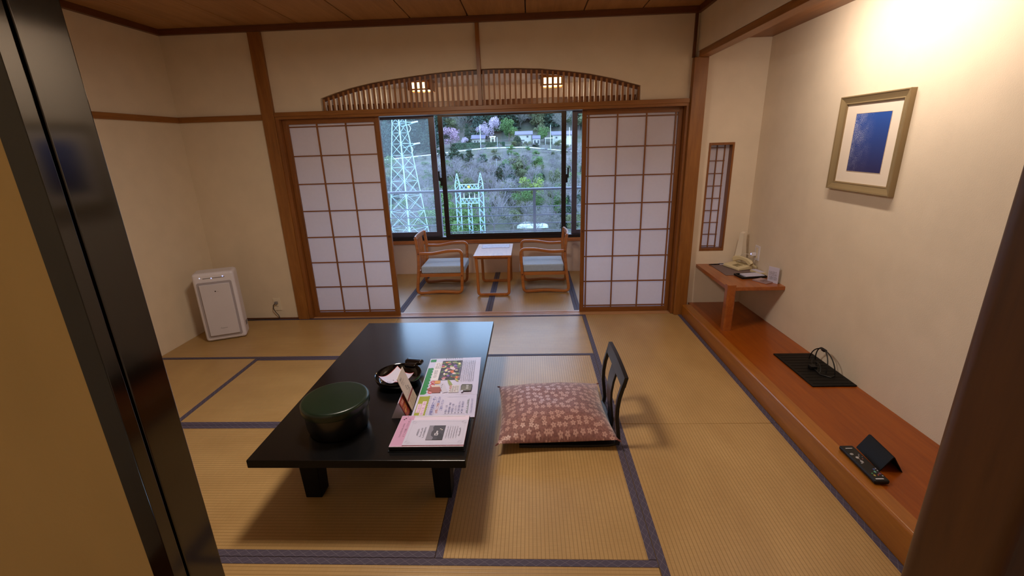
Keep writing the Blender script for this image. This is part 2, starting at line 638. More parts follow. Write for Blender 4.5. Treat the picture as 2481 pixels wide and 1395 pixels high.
def lathe(bm, prof, n=40, mi=0, sx=1, sy=1, mat=None):
    rings = []
    vs = []
    for r, z in prof:
        if r < 1e-6:
            v = bm.verts.new((0, 0, z))
            rings.append([v])
            vs.append(v)
        else:
            ring = [bm.verts.new((r*sx*math.cos(2*PI*i/n), r*sy*math.sin(2*PI*i/n), z)) for i in range(n)]
            rings.append(ring)
            vs += ring
    for a, b in zip(rings, rings[1:]):
        for i in range(n):
            j = (i+1) % n
            if len(a) == 1 and len(b) == 1:
                continue
            if len(a) == 1:
                f = bm.faces.new((a[0], b[i], b[j]))
            elif len(b) == 1:
                f = bm.faces.new((a[i], a[j], b[0]))
            else:
                f = bm.faces.new((a[i], a[j], b[j], b[i]))
            f.smooth = True
            f.material_index = mi
    if mat:
        bmesh.ops.transform(bm, matrix=mat, verts=vs)
    return vs


def prism(bm, poly, h0, h1, mat=None, mi=0):
    """extrude a 2D outline (x, y) from z=h0 to h1, then transform"""
    a = [bm.verts.new((x, y, h0)) for x, y in poly]
    b = [bm.verts.new((x, y, h1)) for x, y in poly]
    n = len(poly)
    fs = [bm.faces.new(a[::-1]), bm.faces.new(b)]
    for i in range(n):
        fs.append(bm.faces.new((a[i], a[(i+1) % n], b[(i+1) % n], b[i])))
    setmi(fs, mi)
    if mat:
        bmesh.ops.transform(bm, matrix=mat, verts=a+b)
    return a+b


def mesh_of(name, bm, mats, angle=38, recalc=True):
    if recalc:
        bmesh.ops.recalc_face_normals(bm, faces=bm.faces)
    me = bpy.data.meshes.new(name)
    bm.to_mesh(me)
    bm.free()
    for m in (mats if isinstance(mats, (list, tuple)) else [mats]):
        me.materials.append(MATS[m] if isinstance(m, str) else m)
    if angle:
        for p in me.polygons:
            p.use_smooth = True
        me.set_sharp_from_angle(angle=math.radians(angle))
    return me


def link(name, me, parent=None):
    o = bpy.data.objects.new(name, me)
    COL.objects.link(o)
    if parent:
        o.parent = parent
    return o


def obj(name, bm, mats, parent=None, angle=38, label=None, recalc=True):
    o = link(name, mesh_of(name, bm, mats, angle, recalc), parent)
    if angle and 12 < len(o.data.polygons) < 3000:
        wn = o.modifiers.new('weighted_normal', 'WEIGHTED_NORMAL')
        wn.keep_sharp = True
        wn.weight = 80
    if label:
        o['label'] = label
    return o


def tag(o, label, cat, group=None, kind=None):
    o['label'] = label
    o['category'] = cat
    if group:
        o['group'] = group
    if kind:
        o['kind'] = kind
    return o


def thing(name, label, cat, loc=(0, 0, 0), rz=0, group=None, kind=None):
    o = bpy.data.objects.new(name, None)
    o.empty_display_size = .05
    COL.objects.link(o)
    o.location = loc
    o.rotation_euler = (0, 0, rz)
    return tag(o, label, cat, group, kind)


def nb():
    return bmesh.new()


def bx(*a, **k):
    bm = nb()
    box(bm, *a, **k)
    return bm


def part_box(name, parent, mat, *a, **k):
    lab = k.pop('label', None)
    bm = bx(*a, **k)
    return obj(name, bm, mat, parent, label=lab)


def at_origin(o):
    """move a mesh's origin to its own centre so that its pattern runs from there"""
    me = o.data
    c = sum((v.co for v in me.vertices), Vector())/len(me.vertices)
    me.transform(Matrix.Translation(-c))
    o.location = o.location+c
    return o


def text_into(bm, body, size, mat, mi, align='LEFT', stretch=1.0):
    cu = bpy.data.curves.new('txt', 'FONT')
    cu.body = body
    cu.size = size
    cu.align_x = align
    cu.resolution_u = 2
    ob = bpy.data.objects.new('txt', cu)
    COL.objects.link(ob)
    dg = bpy.context.evaluated_depsgraph_get()
    me = bpy.data.meshes.new_from_object(ob.evaluated_get(dg))
    me.transform(mat @ Matrix.Diagonal((stretch, 1, 1, 1)))
    n0 = len(bm.faces)
    bm.from_mesh(me)
    bm.faces.ensure_lookup_table()
    for f in bm.faces[n0:]:
        f.material_index = mi
    bpy.data.objects.remove(ob)
    bpy.data.curves.remove(cu)
    bpy.data.meshes.remove(me)


class Print:
    """flat ink on a sheet: x to the right, y up, z out of the sheet"""

    def __init__(self, mat=None):
        self.bm = nb()
        self.mats = []
        self.mat = mat or Matrix()
        self.z = 0.0002

    def mi(self, col):
        m = flat('%d_%d_%d' % col, col)
        if m not in self.mats:
            self.mats.append(m)
        return self.mats.index(m)

    def poly(self, pts, col, dz=0):
        self.z += .00001
        f = self.bm.faces.new([self.bm.verts.new(self.mat @ Vector((x, y, self.z+dz))) for x, y in pts])
        f.material_index = self.mi(col)

    def rect(self, x0, y0, x1, y1, col, rot=0):
        cx, cy = (x0+x1)/2, (y0+y1)/2
        c, s = math.cos(rot), math.sin(rot)
        self.poly([(cx+(x-cx)*c-(y-cy)*s, cy+(x-cx)*s+(y-cy)*c) for x, y in ((x0, y0), (x1, y0), (x1, y1), (x0, y1))], col)

    def ell(self, cx, cy, a, b, col, rot=0, n=14):
        c, s = math.cos(rot), math.sin(rot)
        self.poly([(cx+a*math.cos(2*PI*i/n)*c-b*math.sin(2*PI*i/n)*s, cy+a*math.cos(2*PI*i/n)*s+b*math.sin(2*PI*i/n)*c) for i in range(n)], col)

    def text(self, body, x, y, size, col, align='LEFT', stretch=1.0):
        self.z += .00001
        text_into(self.bm, body, size, self.mat @ Matrix.Translation((x, y, self.z)), self.mi(col), align, stretch)

    def greek(self, x, y, w, h, col, rnd, gap=.3):
        """a line of print too small to read: a run of short broken strokes"""
        e = x+w
        while x < e:
            l = h*rnd.uniform(.5, .95)
            self.rect(x, y, min(x+l, e), y+h*.35, col)
            if rnd.random() < .7:
                self.rect(x, y+h*.6, min(x+l*.8, e), y+h, col)
            x += l+h*gap

    def obj(self, name, parent, label=None):
        return obj(name, self.bm, self.mats, parent, angle=0, label=label, recalc=False)


# ------------------------------------------------------------------ room numbers (metres)
XL, XR = -3.02, 1.346          # left wall, plane of the alcove front
YF, YB = 0.51, 4.062           # doorway wall, wall with the sliding screens
YW = 5.60                      # window wall beyond
ZC = 2.53                      # ceiling
XA, YA = 1.92, 4.07            # alcove back wall and end wall


def stepz(y):
    return 0.10+(4.06-y)*0.0175


# ------------------------------------------------------------------ floor of mats
fl = tag(obj('floor', bx(XL-.1, XA+.1, YF-1.9, YW+.1, -.16, -.056), 'joint_dark'), 'floor laid with straw mats edged in dark purple cloth', 'floor', kind='structure')
A = [XL, -2.163, -1.283, -.405, .468, 1.346]
B = [YF, 1.385, 2.290, 3.185, 4.05]


def mat_piece(x0, x1, y0, y1, along, edges=(1, 1)):
    g = .0012
    cx, cy = (x0+x1)/2, (y0+y1)/2
    Lx, Ly = ((x1-x0), (y1-y0)) if along == 'x' else ((y1-y0), (x1-x0))
    bm = nb()
    box(bm, -Lx/2+g, Lx/2-g, -Ly/2+g, Ly/2-g, -.055, 0, bev=.002, seg=1)
    o = obj('tatami_mat', bm, 'tatami', fl)
    o.location = (cx, cy, 0)
    o.rotation_euler = (0, 0, 0 if along == 'x' else PI/2)
    for s, e in zip((-1, 1), edges):
        if e:
            y = s*(Ly/2-.0015)
            b = nb()
            ya, yb_ = sorted((0, -s*.031))
            box(b, -Lx/2+g, Lx/2-g, ya, yb_, -.001, .0018)
            h = obj('border', b, 'tatami_border', o)
            h.location = (0, y, 0)
    return o


for m_ in ((A[0], A[2], B[3], B[4], 'x'), (A[2], A[4], B[3], B[4], 'x'), (A[4], A[5]+.036, B[2], B[4], 'y'), (A[4], A[5]+.036, B[0], B[2], 'y'),
           (A[3], A[4], B[1], B[3], 'y'), (A[1], A[3], B[2], B[3], 'x'), (A[1], A[3], B[1], B[2], 'x'), (A[0], A[1], B[1], B[3], 'y'),
           (A[2], A[4], B[0], B[1], 'x'), (A[0], A[2], B[0], B[1], 'x')):
    mat_piece(*m_)
for x0, x1 in ((-3.0, -2.18), (-2.18, -1.31), (-1.31, -.43), (-.43, .44), (.44, 1.31), (1.31, 1.92)):
    mat_piece(x0, x1, 4.168, YW-.002, 'y')
obj('hall_boards', bx(-1.6, 1.6, -1.4, YF-.02, -.055, -.03), 'dark_trim_x', fl)

# threshold with two grooves under the sliding screens
bm = nb()
for y0, y1, z in ((4.051, 4.083, .004), (4.083, 4.098, -.004), (4.098, 4.118, .004), (4.118, 4.133, -.004), (4.133, 4.166, .004)):
    box(bm, -2.16, 1.31, y0, y1, -.05, z)
tag(obj('trim_1', bm, 'sill_wood'), 'grooved wooden threshold between the room and the window bay', 'threshold', kind='structure')

# ------------------------------------------------------------------ ceiling
ce = tag(obj('ceiling', bx(XL-.1, XA+.1, YF-.05, YB+.06, ZC+.03, ZC+.12), 'joint_dark'), 'wooden board ceiling with narrow dark joints', 'ceiling', kind='structure')
x = -2.29-.455*2
while x < XR+.1:
    a, b = max(x, XL), min(x+.455, XR+.05)
    if b-a > .03:
        o = part_box('plank', ce, 'ceiling_wood', a+.004, b-.004, YF, YB, ZC, ZC+.03, bev=.003, seg=1)
    x += .455
t = tag(obj('trim_2', bx(XL, XR, YB-.035, YB, ZC-.045, ZC, bev=.003), 'dark_trim_x'), 'dark wooden moulding where the screen wall meets the ceiling', 'moulding', kind='structure')
t = tag(obj('trim_3', bx(XL, XL+.035, YF, YB-.036, ZC-.045, ZC, bev=.003), 'dark_trim_y'), 'dark wooden moulding along the top of the left wall', 'moulding', kind='structure')
t = tag(obj('trim_4', bx(XR-.03, XR, YF, YB-.036, ZC-.045, ZC, bev=.003), 'dark_trim_y'), 'dark wooden moulding above the alcove front', 'moulding', kind='structure')

# ------------------------------------------------------------------ walls
tag(obj('wall_left', bx(XL-.1, XL, YF-.1, YB+.1, -.05, ZC+.03), 'wallpaper'), 'cream papered left wall with a thin wooden rail', 'wall', kind='structure')
# screen wall: full height left bay, then the panel above the screens with the arched opening
arch = [(-1.752, 1.87), (-1.748, 1.972), (-1.62, 2.010), (-1.479, 2.046), (-1.30, 2.078), (-1.12, 2.101), (-.95, 2.118), (-.75, 2.136), (-.55, 2.147),
        (-.30, 2.152), (-.10, 2.149), (.10, 2.138), (.30, 2.116), (.50, 2.086), (.70, 2.043), (.912, 1.984), (.914, 1.87)]
wb = tag(obj('wall_back', bx(XL-.1, -2.165, YB, YB+.1, -.05, ZC+.03), 'wallpaper'), 'cream papered far wall around the sliding screens and arched lattice', 'wall', kind='structure')
bm = nb()
poly = [(-2.165, 1.865), (-2.165, ZC+.03), (1.40, ZC+.03), (1.40, 1.865), (.914, 1.865)]+[(px, pz) for px, pz in arch[::-1][1:-1]]+[(-1.752, 1.865)]
prism(bm, [(px, pz) for px, pz in poly], 0, .06, mat=Matrix.Translation((0, YB+.06, 0)) @ Matrix.Rotation(PI/2, 4, 'X'))
obj('arch_panel', bm, 'wallpaper', wb)
# left over-rail and posts
tag(obj('trim_5', bx(XL, -2.265, YB-.018, YB, 1.815, 1.86, bev=.002), 'trim_wood_x'), 'thin wooden rail on the far wall left of the tall post', 'rail', kind='structure')
tag(obj('trim_6', bx(XL, XL+.018, YF, YB-.019, 1.815, 1.86, bev=.002), 'trim_wood_y'), 'thin wooden rail running along the left wall', 'rail', kind='structure')
tag(obj('trim_7', bx(-2.265, -2.16, YB-.03, YB+.1, -.02, ZC-.046, bev=.004), 'trim_wood_z'), 'tall wooden post left of the left sliding screen', 'post', kind='structure')
tag(obj('trim_8', bx(1.312, 1.425, YB-.055, YB+.1, 0, 2.17, bev=.006), 'trim_wood_z'), 'square wooden post between right sliding screen and alcove', 'post', kind='structure')
tag(obj('trim_9', bx(1.306, 1.326, YB-.02, YB, 2.172, ZC-.046), 'dark_trim_z'), 'thin corner strip above the post beside the alcove', 'strip', kind='structure')
bm = nb()
box(bm, -2.158, 1.31, YB-.03, YB+.11, 1.838, 1.872, bev=.003)
box(bm, -2.158, 1.31, YB-.02, YB+.11, 1.816, 1.838)
tag(obj('trim_10', bm, 'trim_wood_x'), 'long wooden lintel above the sliding screens', 'lintel', kind='structure')
tag(obj('trim_11', bx(-.418, -.386, YB-.022, YB+.05, 1.873, ZC-.046, bev=.002), 'trim_wood_z'), 'slender vertical strut from ceiling through the arched lattice', 'strut', kind='structure')
bm = nb()
box(bm, -2.159, -2.125, YB-.02, YB+.1, 0.005, 1.816)
tag(obj('trim_12', bm, 'shoji_wood_z'), 'narrow door jamb beside the tall left post', 'jamb', kind='structure')
bm = nb()
box(bm, 1.29, 1.311, YB-.02, YB+.1, 0.005, 1.816)
tag(obj('trim_13', bm, 'shoji_wood_z'), 'narrow door jamb beside the square right post', 'jamb', kind='structure')
tag(obj('baseboard_back', bx(XL, -2.266, YB-.012, YB, -.01, .012), 'dark_trim_x'), 'low dark strip at foot of the far wall', 'baseboard', kind='structure')

# arched lattice
lat = thing('transom_lattice', 'arched wooden lattice of thin upright slats above the sliding screens', 'transom', (0, YB+.02, 0))
bm = nb()
sweep(bm, [(px, .02, pz-.004) for px, pz in arch], rect(.06, .010), up=Vector((0, 1, 0)))
obj('arch_rim', bm, 'dark_trim_x', lat)


def arch_z(x):
    for (xa, za), (xb, zb) in zip(arch[1:-1], arch[2:-1]):
        if xa <= x <= xb:
            return za+(zb-za)*(x-xa)/(xb-xa)
    return 1.9


n = 61
for i in range(n):
    xx = -1.735+i*(2.64/(n-1))
    if -.43 < xx < -.375:
        continue
    part_box('slat', lat, 'lattice_wood', xx-.0085, xx+.0085, .005, .04, 1.873, arch_z(xx)-.008)

# front wall with the doorway the camera looks through
bm = nb()
box(bm, XL-.1, -.62, YF-.02, YF, -.05, ZC+.03)
box(bm, .66, XA+.1, YF-.02, YF, -.05, ZC+.03)
box(bm, -.62, .66, YF-.02, YF, 1.97, ZC+.03)
tag(obj('wall_front', bm, 'wallpaper'), 'cream papered wall around the doorway the room is seen through', 'wall', kind='structure')
bm = nb()
box(bm, -1.7, -1.6, -1.5, YF-.021, -.05, ZC+.03)
box(bm, 1.6, 1.7, -1.5, YF-.021, -.05, ZC+.03)
box(bm, -1.7, 1.7, -1.6, -1.5, -.05, ZC+.03)
box(bm, -1.7, 1.7, -1.6, YF-.021, ZC+.03, ZC+.1)
tag(obj('wall_hall', bm, 'wallpaper'), 'cream papered walls of the entrance hall behind the doorway', 'wall', kind='structure')
bm = nb()
box(bm, -.62, .66, YF-.11, YF+.02, 1.86, 1.97, bev=.004)
tag(obj('trim_14', bm, 'post_wood'), 'dark wooden head beam over the near doorway', 'lintel', kind='structure')

# near-left sliding door: ochre paper in a dark lacquered frame, its edge towards the opening
d3 = thing('door_3', 'ochre papered sliding door with glossy black lacquered edge, near the left', 'sliding door', (0, 0, 0), kind='structure')
bm = nb()
box(bm, -.500, -.472, .434, .4515, -.02, 1.855, bev=.0012)
obj('stile', bm, 'fusuma_lacquer', d3)
bm = nb()
box(bm, -1.42, -.4995, .4365, .449, .02, 1.83)
obj('paper_panel', bm, 'fusuma_paper', d3)
bm = nb()
box(bm, -1.43, -.5005, .434, .4515, -.02, .02)
box(bm, -1.43, -.5005, .434, .4515, 1.83, 1.855)
obj('rail', bm, 'fusuma_lacquer', d3)
bm = nb()
box(bm, -.62, -.472, .4545, .51, -.02, 1.859, bev=.0025)
tag(obj('trim_15', bm, 'fusuma_lacquer'), 'glossy black doorway jamb behind the ochre sliding door', 'jamb', kind='structure')
# near-right post with a rounded edge
bm = nb()
R_ = .03
pr = [(.497+R_-R_*math.cos(a), .51-R_+R_*math.sin(a)) for a in [i*PI/2/6 for i in range(7)]]
poly = [(.497+.01, .40), (.66, .40), (.66, .51)]+pr[::-1]
poly = [(.499, .405), (.507, .395), (.66, .395), (.66, .51)]+pr[::-1]
prism(bm, poly, -.02, 1.859)
tag(obj('trim_16', bm, 'post_wood'), 'dark rounded wooden doorway post, close at the right', 'post', kind='structure')

# ------------------------------------------------------------------ alcove
bm = nb()
box(bm, XA, XA+.1, YF-.02, YA+.1, -.05, ZC+.03)
tag(obj('wall_alcove', bm, 'wallpaper_alcove'), 'cream papered back wall of the alcove, brightly lit at top', 'wall', kind='structure')
# end wall with the opening for the narrow window
bm = nb()
W0, W1, Z0, Z1 = 1.51, 1.722, .592, 1.52
for q in ((1.425, W0, -.05, 2.33), (W1, XA, -.05, 2.33), (W0, W1, -.05, Z0), (W0, W1, Z1, 2.33)):
    box(bm, q[0], q[1], YA, YA+.08, q[2], q[3])
we = tag(obj('wall_alcove_end', bm, 'wallpaper_alcove'), 'cream papered far end wall of the alcove', 'wall', kind='structure')
# upper wall over the beam, and near piece of the right wall
bm = nb()
box(bm, XR, XR+.08, YF, YB+.06, 2.215, ZC+.03)
box(bm, XR+.04, XR+.08, YF, 1.16, -.05, 2.215)
tag(obj('wall_right', bm, 'wallpaper'), 'cream papered wall above the alcove beam', 'wall', kind='structure')
tag(obj('wall_alcove_near', bx(XR+.081, XA, 1.10, 1.16, -.05, 2.33), 'wallpaper_alcove'), 'cream papered near end wall of the alcove', 'wall', kind='structure')
tag(obj('trim_17', bx(XR-.004, 1.425, 1.17, YB-.056, 2.168, 2.213, bev=.003), 'trim_wood_y'), 'wooden beam across the top of the alcove opening', 'beam', kind='structure')
bm = nb()
box(bm, XR+.081, XA, 1.17, YA, 2.302, 2.33)
ac = tag(obj('ceiling_alcove', bm, 'trim_wood_y'), 'wooden ceiling boards inside the alcove', 'ceiling', kind='structure')
tag(obj('trim_18', bx(1.428, 1.445, 1.17, YA-.001, 2.20, 2.302), 'trim_wood_y'), 'inner face board of the alcove beam', 'board', kind='structure')

# raised alcove floor: plank with a front log, tilted very slightly as in the house
bm = nb()
ys = [1.17+(YB-1.17)*i/12 for i in range(13)]


def slab(bm, x0, x1, y0, y1, zb, dz=0, th=None, n=12):
    rows = []
    for i in range(n+1):
        y = y0+(y1-y0)*i/n
        z = stepz(y)+dz
        rows.append([bm.verts.new(p) for p in ((x0, y, zb if th is None else z-th), (x1, y, zb if th is None else z-th), (x1, y, z), (x0, y, z))])
    for a, b in zip(rows, rows[1:]):
        for j in range(4):
            bm.faces.new((a[j], a[(j+1) % 4], b[(j+1) % 4], b[j]))
    bm.faces.new(rows[0][::-1])
    bm.faces.new(rows[-1])


slab(bm, 1.455, XA-.001, 1.17, YA-.001, -.04)
st = tag(obj('alcove_platform', bm, 'step_wood_y'), 'raised reddish wooden floor of the alcove', 'platform', kind='structure')
bm = nb()
rows = []
for i in range(25):
    y = 1.17+(YB-.056-1.17)*i/24
    z = stepz(y)
    pr = [(1.383, -.04), (1.4545, -.04), (1.4545, z+.001)]
    for k in range(6):
        a = PI/2*k/5
        pr.append((1.383+.014-.014*math.sin(a), z+.002-.014+.014*math.cos(a)))
    rows.append([bm.verts.new((px, y, pz)) for px, pz in pr])
for a, b in zip(rows, rows[1:]):
    for j in range(len(a)):
        bm.faces.new((a[j], a[(j+1) % len(a)], b[(j+1) % len(a)], b[j]))
bm.faces.new(rows[0][::-1])
bm.faces.new(rows[-1])
obj('front_log', bm, 'log_wood', st, label='lighter rounded front log of the platform')

# narrow window in the alcove end wall
w2 = thing('window_2', 'narrow upright paper window in the alcove end wall', 'window', (0, YA, 0), kind='structure')
bm = nb()
box(bm, W0, W0+.016, -.004, .075, Z0, Z1)
box(bm, W1-.016, W1, -.004, .075, Z0, Z1)
box(bm, W0+.016, W1-.016, -.004, .075, Z0, Z0+.02)
box(bm, W0+.016, W1-.016, -.004, .075, Z1-.02, Z1)
obj('frame', bm, 'shoji_wood_z', w2)
xs = [W0+.028, W0+.028+.064, W0+.028+.128]
zs = [Z0+.032+i*(Z1-Z0-.075)/8 for i in range(9)]
bm = nb()
for i in range(2):
    for k in range(8):
        b = nb()
        x0, x1, z0, z1 = xs[i]+.004, xs[i+1]-.004, zs[k]+.003, zs[k+1]-.003
        box(b, x0, x1, .062, .064, z0, z1)
        obj('paper_pane', b, 'shoji_paper', w2)
for x0, x1 in ((W0+.016, xs[0]-.004), (xs[2]+.004, W1-.016)):
    part_box('paper_pane', w2, 'shoji_paper', x0, x1, .062, .064, Z0+.02, Z1-.02)
for z0, z1 in ((Z0+.02, zs[0]-.003), (zs[8]+.003, Z1-.02)):
    part_box('paper_pane', w2, 'shoji_paper', xs[0]-.003, xs[2]+.003, .0622, .0638, z0, z1)
for xx in xs:
    part_box('lattice_bar', w2, 'shoji_wood_z', xx-.004, xx+.004, .05, .062, Z0+.021, Z1-.021)
for zz in zs:
    part_box('lattice_bar', w2, 'shoji_wood_x', xs[0]-.008, xs[2]+.008, .052, .0615, zz-.003, zz+.003)

# ------------------------------------------------------------------ sliding paper screens
def shoji(name, label, x0, x1, y0, z0, z1, off, pull):
    d = thing(name, label, 'sliding screen', (x0, y0, z0), kind='structure')
    Wd, Hd = x1-x0, z1-z0
    sw, rt, rb, dp = .036, .040, .042, .03
    for a, b in ((0, sw), (Wd-sw, Wd)):
        part_box('stile', d, 'shoji_wood_z', a, b, 0, dp, 0, Hd, bev=.002, seg=1)
    part_box('rail', d, 'shoji_wood_x', sw, Wd-sw, .001, dp-.001, 0, rb, bev=.001, seg=1)
    part_box('rail', d, 'shoji_wood_x', sw, Wd-sw, .001, dp-.001, Hd-rt, Hd, bev=.001, seg=1)
    ix0, ix1, iz0, iz1 = sw+off[0], Wd-sw-off[1], rb+.016, Hd-rt-.022
    gx = [ix0+(ix1-ix0)*i/3 for i in range(4)]
    gz = [iz0+(iz1-iz0)*i/7 for i in range(8)]
    ex = [sw, gx[1], gx[2], Wd-sw]
    ez = [rb]+gz[1:7]+[Hd-rt]
    for i in range(3):
        for k in range(7):
            part_box('paper_pane', d, 'shoji_paper', ex[i]+.0004, ex[i+1]-.0004, .0195, .021, ez[k]+.0004, ez[k+1]-.0004)
    for gxx in gx:
        part_box('lattice_bar', d, 'shoji_wood_z', gxx-.0055, gxx+.0055, .006, .0195, rb, Hd-rt)
    for gzz in gz:
        part_box('lattice_bar', d, 'shoji_wood_x', sw, Wd-sw, .008, .0192, gzz-.0048, gzz+.0048)
    bm = nb()
    px = .018 if pull < 0 else Wd-.018
    lathe(bm, [(0, .004), (.010, .003), (.013, 0), (.013, .003), (.0, .0005)][:3], 16, mat=T(px, .0005, .78) @ Matrix.Rotation(PI/2, 4, 'X'))
    obj('pull', bm, 'dark_trim_x', d)
    return d


shoji('door_1', 'left sliding screen, white paper squares in a brown wooden grid', -2.124, -1.281, YB+.02, .005, 1.815, (.006, .006), 1)
shoji('door_2', 'right sliding screen, white paper squares in a brown grid, beside the post', .451, 1.289, YB+.055, .005, 1.815, (.018, .02), -1)

# ------------------------------------------------------------------ window bay
bm = nb()
box(bm, -3.1, 2.1, YW, YW+.1, -.05, .392)
box(bm, -3.1, 2.1, YW, YW+.1, 2.05, 2.6)
box(bm, -3.1, -2.4, YW, YW+.1, .392, 2.05)
box(bm, 1.85, 2.1, YW, YW+.1, .392, 2.05)
tag(obj('wall_window', bm, 'plaster_engawa'), 'pale plaster wall below and around the wide window', 'wall', kind='structure')
tag(obj('wall_bay_left', bx(-3.12, -3.02, YB+.1, YW, -.05, 2.6), 'plaster_engawa'), 'pale plaster end wall of the window bay, left', 'wall', kind='structure')
tag(obj('wall_bay_right', bx(1.96, 2.06, YA+.1, YW, -.05, 2.6), 'plaster_engawa'), 'pale plaster end wall of the window bay, right', 'wall', kind='structure')
tag(obj('ceiling_bay', bx(-3.1, 2.06, YB+.1, YW, 2.20, 2.3), 'plaster_engawa'), 'pale plaster ceiling of the window bay', 'ceiling', kind='structure')
tag(obj('wall_bay_inner', bx(-3.1, -2.16, YB+.1, YB+.16, -.05, 2.2), 'plaster_engawa'), 'inner pale wall of the window bay behind the far wall', 'wall', kind='structure')
tag(obj('trim_19', bx(-2.42, 1.87, YW-.035, YW+.03, .393, .433, bev=.004), 'chair_wood_x'), 'light wooden window sill of the bay', 'sill', kind='structure')
tag(obj('trim_20', bx(-2.42, 1.87, YW-.05, YW, 1.945, 2.048, bev=.003), 'dark_trim_x'), 'dark wooden curtain box over the wide window', 'rail', kind='structure')
w1 = thing('window_1', 'wide sliding window with dark metal frames looking onto the hillside', 'window', (0, YW, 0), kind='structure')
bm = nb()
box(bm, -2.4, 1.85, .0, .1, .434, .47)
box(bm, -2.4, 1.85, .0, .1, 1.905, 1.944)
box(bm, -2.4, -2.36, .0, .1, .47, 1.905)
box(bm, 1.81, 1.85, .0, .1, .47, 1.905)
obj('frame', bm, 'aluminium_brown', w1)


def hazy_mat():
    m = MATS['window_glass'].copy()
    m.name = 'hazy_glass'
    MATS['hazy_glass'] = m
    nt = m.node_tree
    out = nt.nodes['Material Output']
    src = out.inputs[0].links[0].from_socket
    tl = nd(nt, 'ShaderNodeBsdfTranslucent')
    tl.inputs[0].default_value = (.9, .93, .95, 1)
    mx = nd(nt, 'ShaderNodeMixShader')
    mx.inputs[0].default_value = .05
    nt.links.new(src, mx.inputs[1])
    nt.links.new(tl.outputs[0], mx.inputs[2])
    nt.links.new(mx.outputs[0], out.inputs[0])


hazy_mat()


def sash(x0, x1, y0, mat, sw, bot, top, glass='window_glass'):
    bm = nb()
    z0, z1 = .4705, 1.9045
    box(bm, x0, x0+sw, y0, y0+.03, z0, z1, bev=.002, seg=1)
    box(bm, x1-sw, x1, y0, y0+.03, z0, z1, bev=.002, seg=1)
    box(bm, x0+sw, x1-sw, y0+.001, y0+.029, z0, z0+bot)
    box(bm, x0+sw, x1-sw, y0+.001, y0+.029, z1-top, z1)
    s = obj('sash', bm, mat, w1)
    part_box('glass_pane', s, glass, x0+sw, x1-sw, y0+.013, y0+.017, z0+bot, z1-top)
    return s


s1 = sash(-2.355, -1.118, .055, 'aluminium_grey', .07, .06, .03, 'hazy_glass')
s2 = sash(-1.068, .430, .012, 'aluminium_brown', .055, .035, .02)
s3 = sash(.502, 1.805, .055, 'aluminium_grey', .062, .05, .03)
for s, x in ((1, -1.075), (-1, .437)):
    bm = nb()
    box(bm, x-.012, x+.012, -.004, .012, 1.10, 1.20, bev=.003)
    box(bm, x-.012-s*.018, x+.006-s*.018, -.012, .004, 1.16, 1.275, bev=.003)
    box(bm, x-.012-s*.008, x+.012-s*.008, -.010, .006, 1.155, 1.19, bev=.003)
    obj('latch', bm, 'black_plastic', s2)

# ceiling lamps of the bay
for lx, lab in ((-1.09, 'small glowing ceiling lamp behind the left half of the arched lattice'), (.235, 'small glowing ceiling lamp behind the right half of the arched lattice')):
    k = thing('ceiling_lamp', lab, 'lamp', (lx, 5.0, 2.20), group='ceiling lamps of the window bay')
    bm = nb()
    for a, b, c, d in ((-.115, -.10, -.115, .115), (.10, .115, -.115, .115), (-.10, .10, -.115, -.10), (-.10, .10, .10, .115)):
        box(bm, a, b, c, d, -.10, -.012)
    box(bm, -.125, .125, -.125, .125, -.012, 0)
    obj('frame', bm, 'trim_wood_x', k)
    bm = nb()
    box(bm, -.098, .098, -.098, .098, -.092, -.013, bev=.01)
    box(bm, -.085, .085, -.119, -.1155, -.085, -.03)
    obj('shade', bm, 'lamp_glow', k)
    point('bay_lamp_light', (lx, 5.0, 2.05), .06, 4.6, (1.0, .76, .50))

# balcony railing
bal = thing('balcony_railing', 'grey metal balcony railing outside the wide window', 'railing', (0, 6.6, -.15))
bm = nb()
tube(bm, [(-6, 0, 1.09), (4, 0, 1.09)], .019, 10)
obj('top_rail', bm, 'rail_metal', bal)
for z in (.845, .725, .607, .495, .38, .26, .14):
    bm = nb()
    tube(bm, [(-6, 0, z), (4, 0, z)], .0075, 6)
    obj('rail', bm, 'rail_metal', bal)
for xx in (-5.4, -4.05, -2.68, -1.31, .055, 1.42, 2.79):
    part_box('post', bal, 'rail_iron', xx-.02, xx+.02, -.012, .012, 0, 1.075)
tag(obj('balcony_floor', bx(-6, 4, YW+.1, 6.75, -.3, -.15), 'concrete'), 'concrete balcony floor below the window', 'balcony', kind='structure')
# ------------------------------------------------------------------ low table
tb = thing('low_table', 'long black lacquered low table in the middle of the mats', 'table', (-.735, 2.281, 0))
bm = nb()
box(bm, -.4555, .4555, -.753, .753, .312, .35, bev=.0035, seg=2)
for f in bm.faces:
    f.normal_update()
    f.material_index = 0 if f.normal.z > .9 else 1
obj('tabletop', bm, ['black_lacquer', 'black_leg'], tb)
for lx, ly in ((-1, -1), (1, -1), (1, 1), (-1, 1)):
    bm = nb()
    prof = []
    vs_ = box(bm, -.046, .046, -.046, .046, 0, .3115, bev=.004)
    for v in vs_:
        k = 1-.16*(1-v.co.z/.312)
        v.co.x *= k
        v.co.y *= k
    bmesh.ops.translate(bm, verts=bm.verts, vec=(lx*.307, ly*.535, 0))
    obj('leg', bm, 'black_leg', tb)

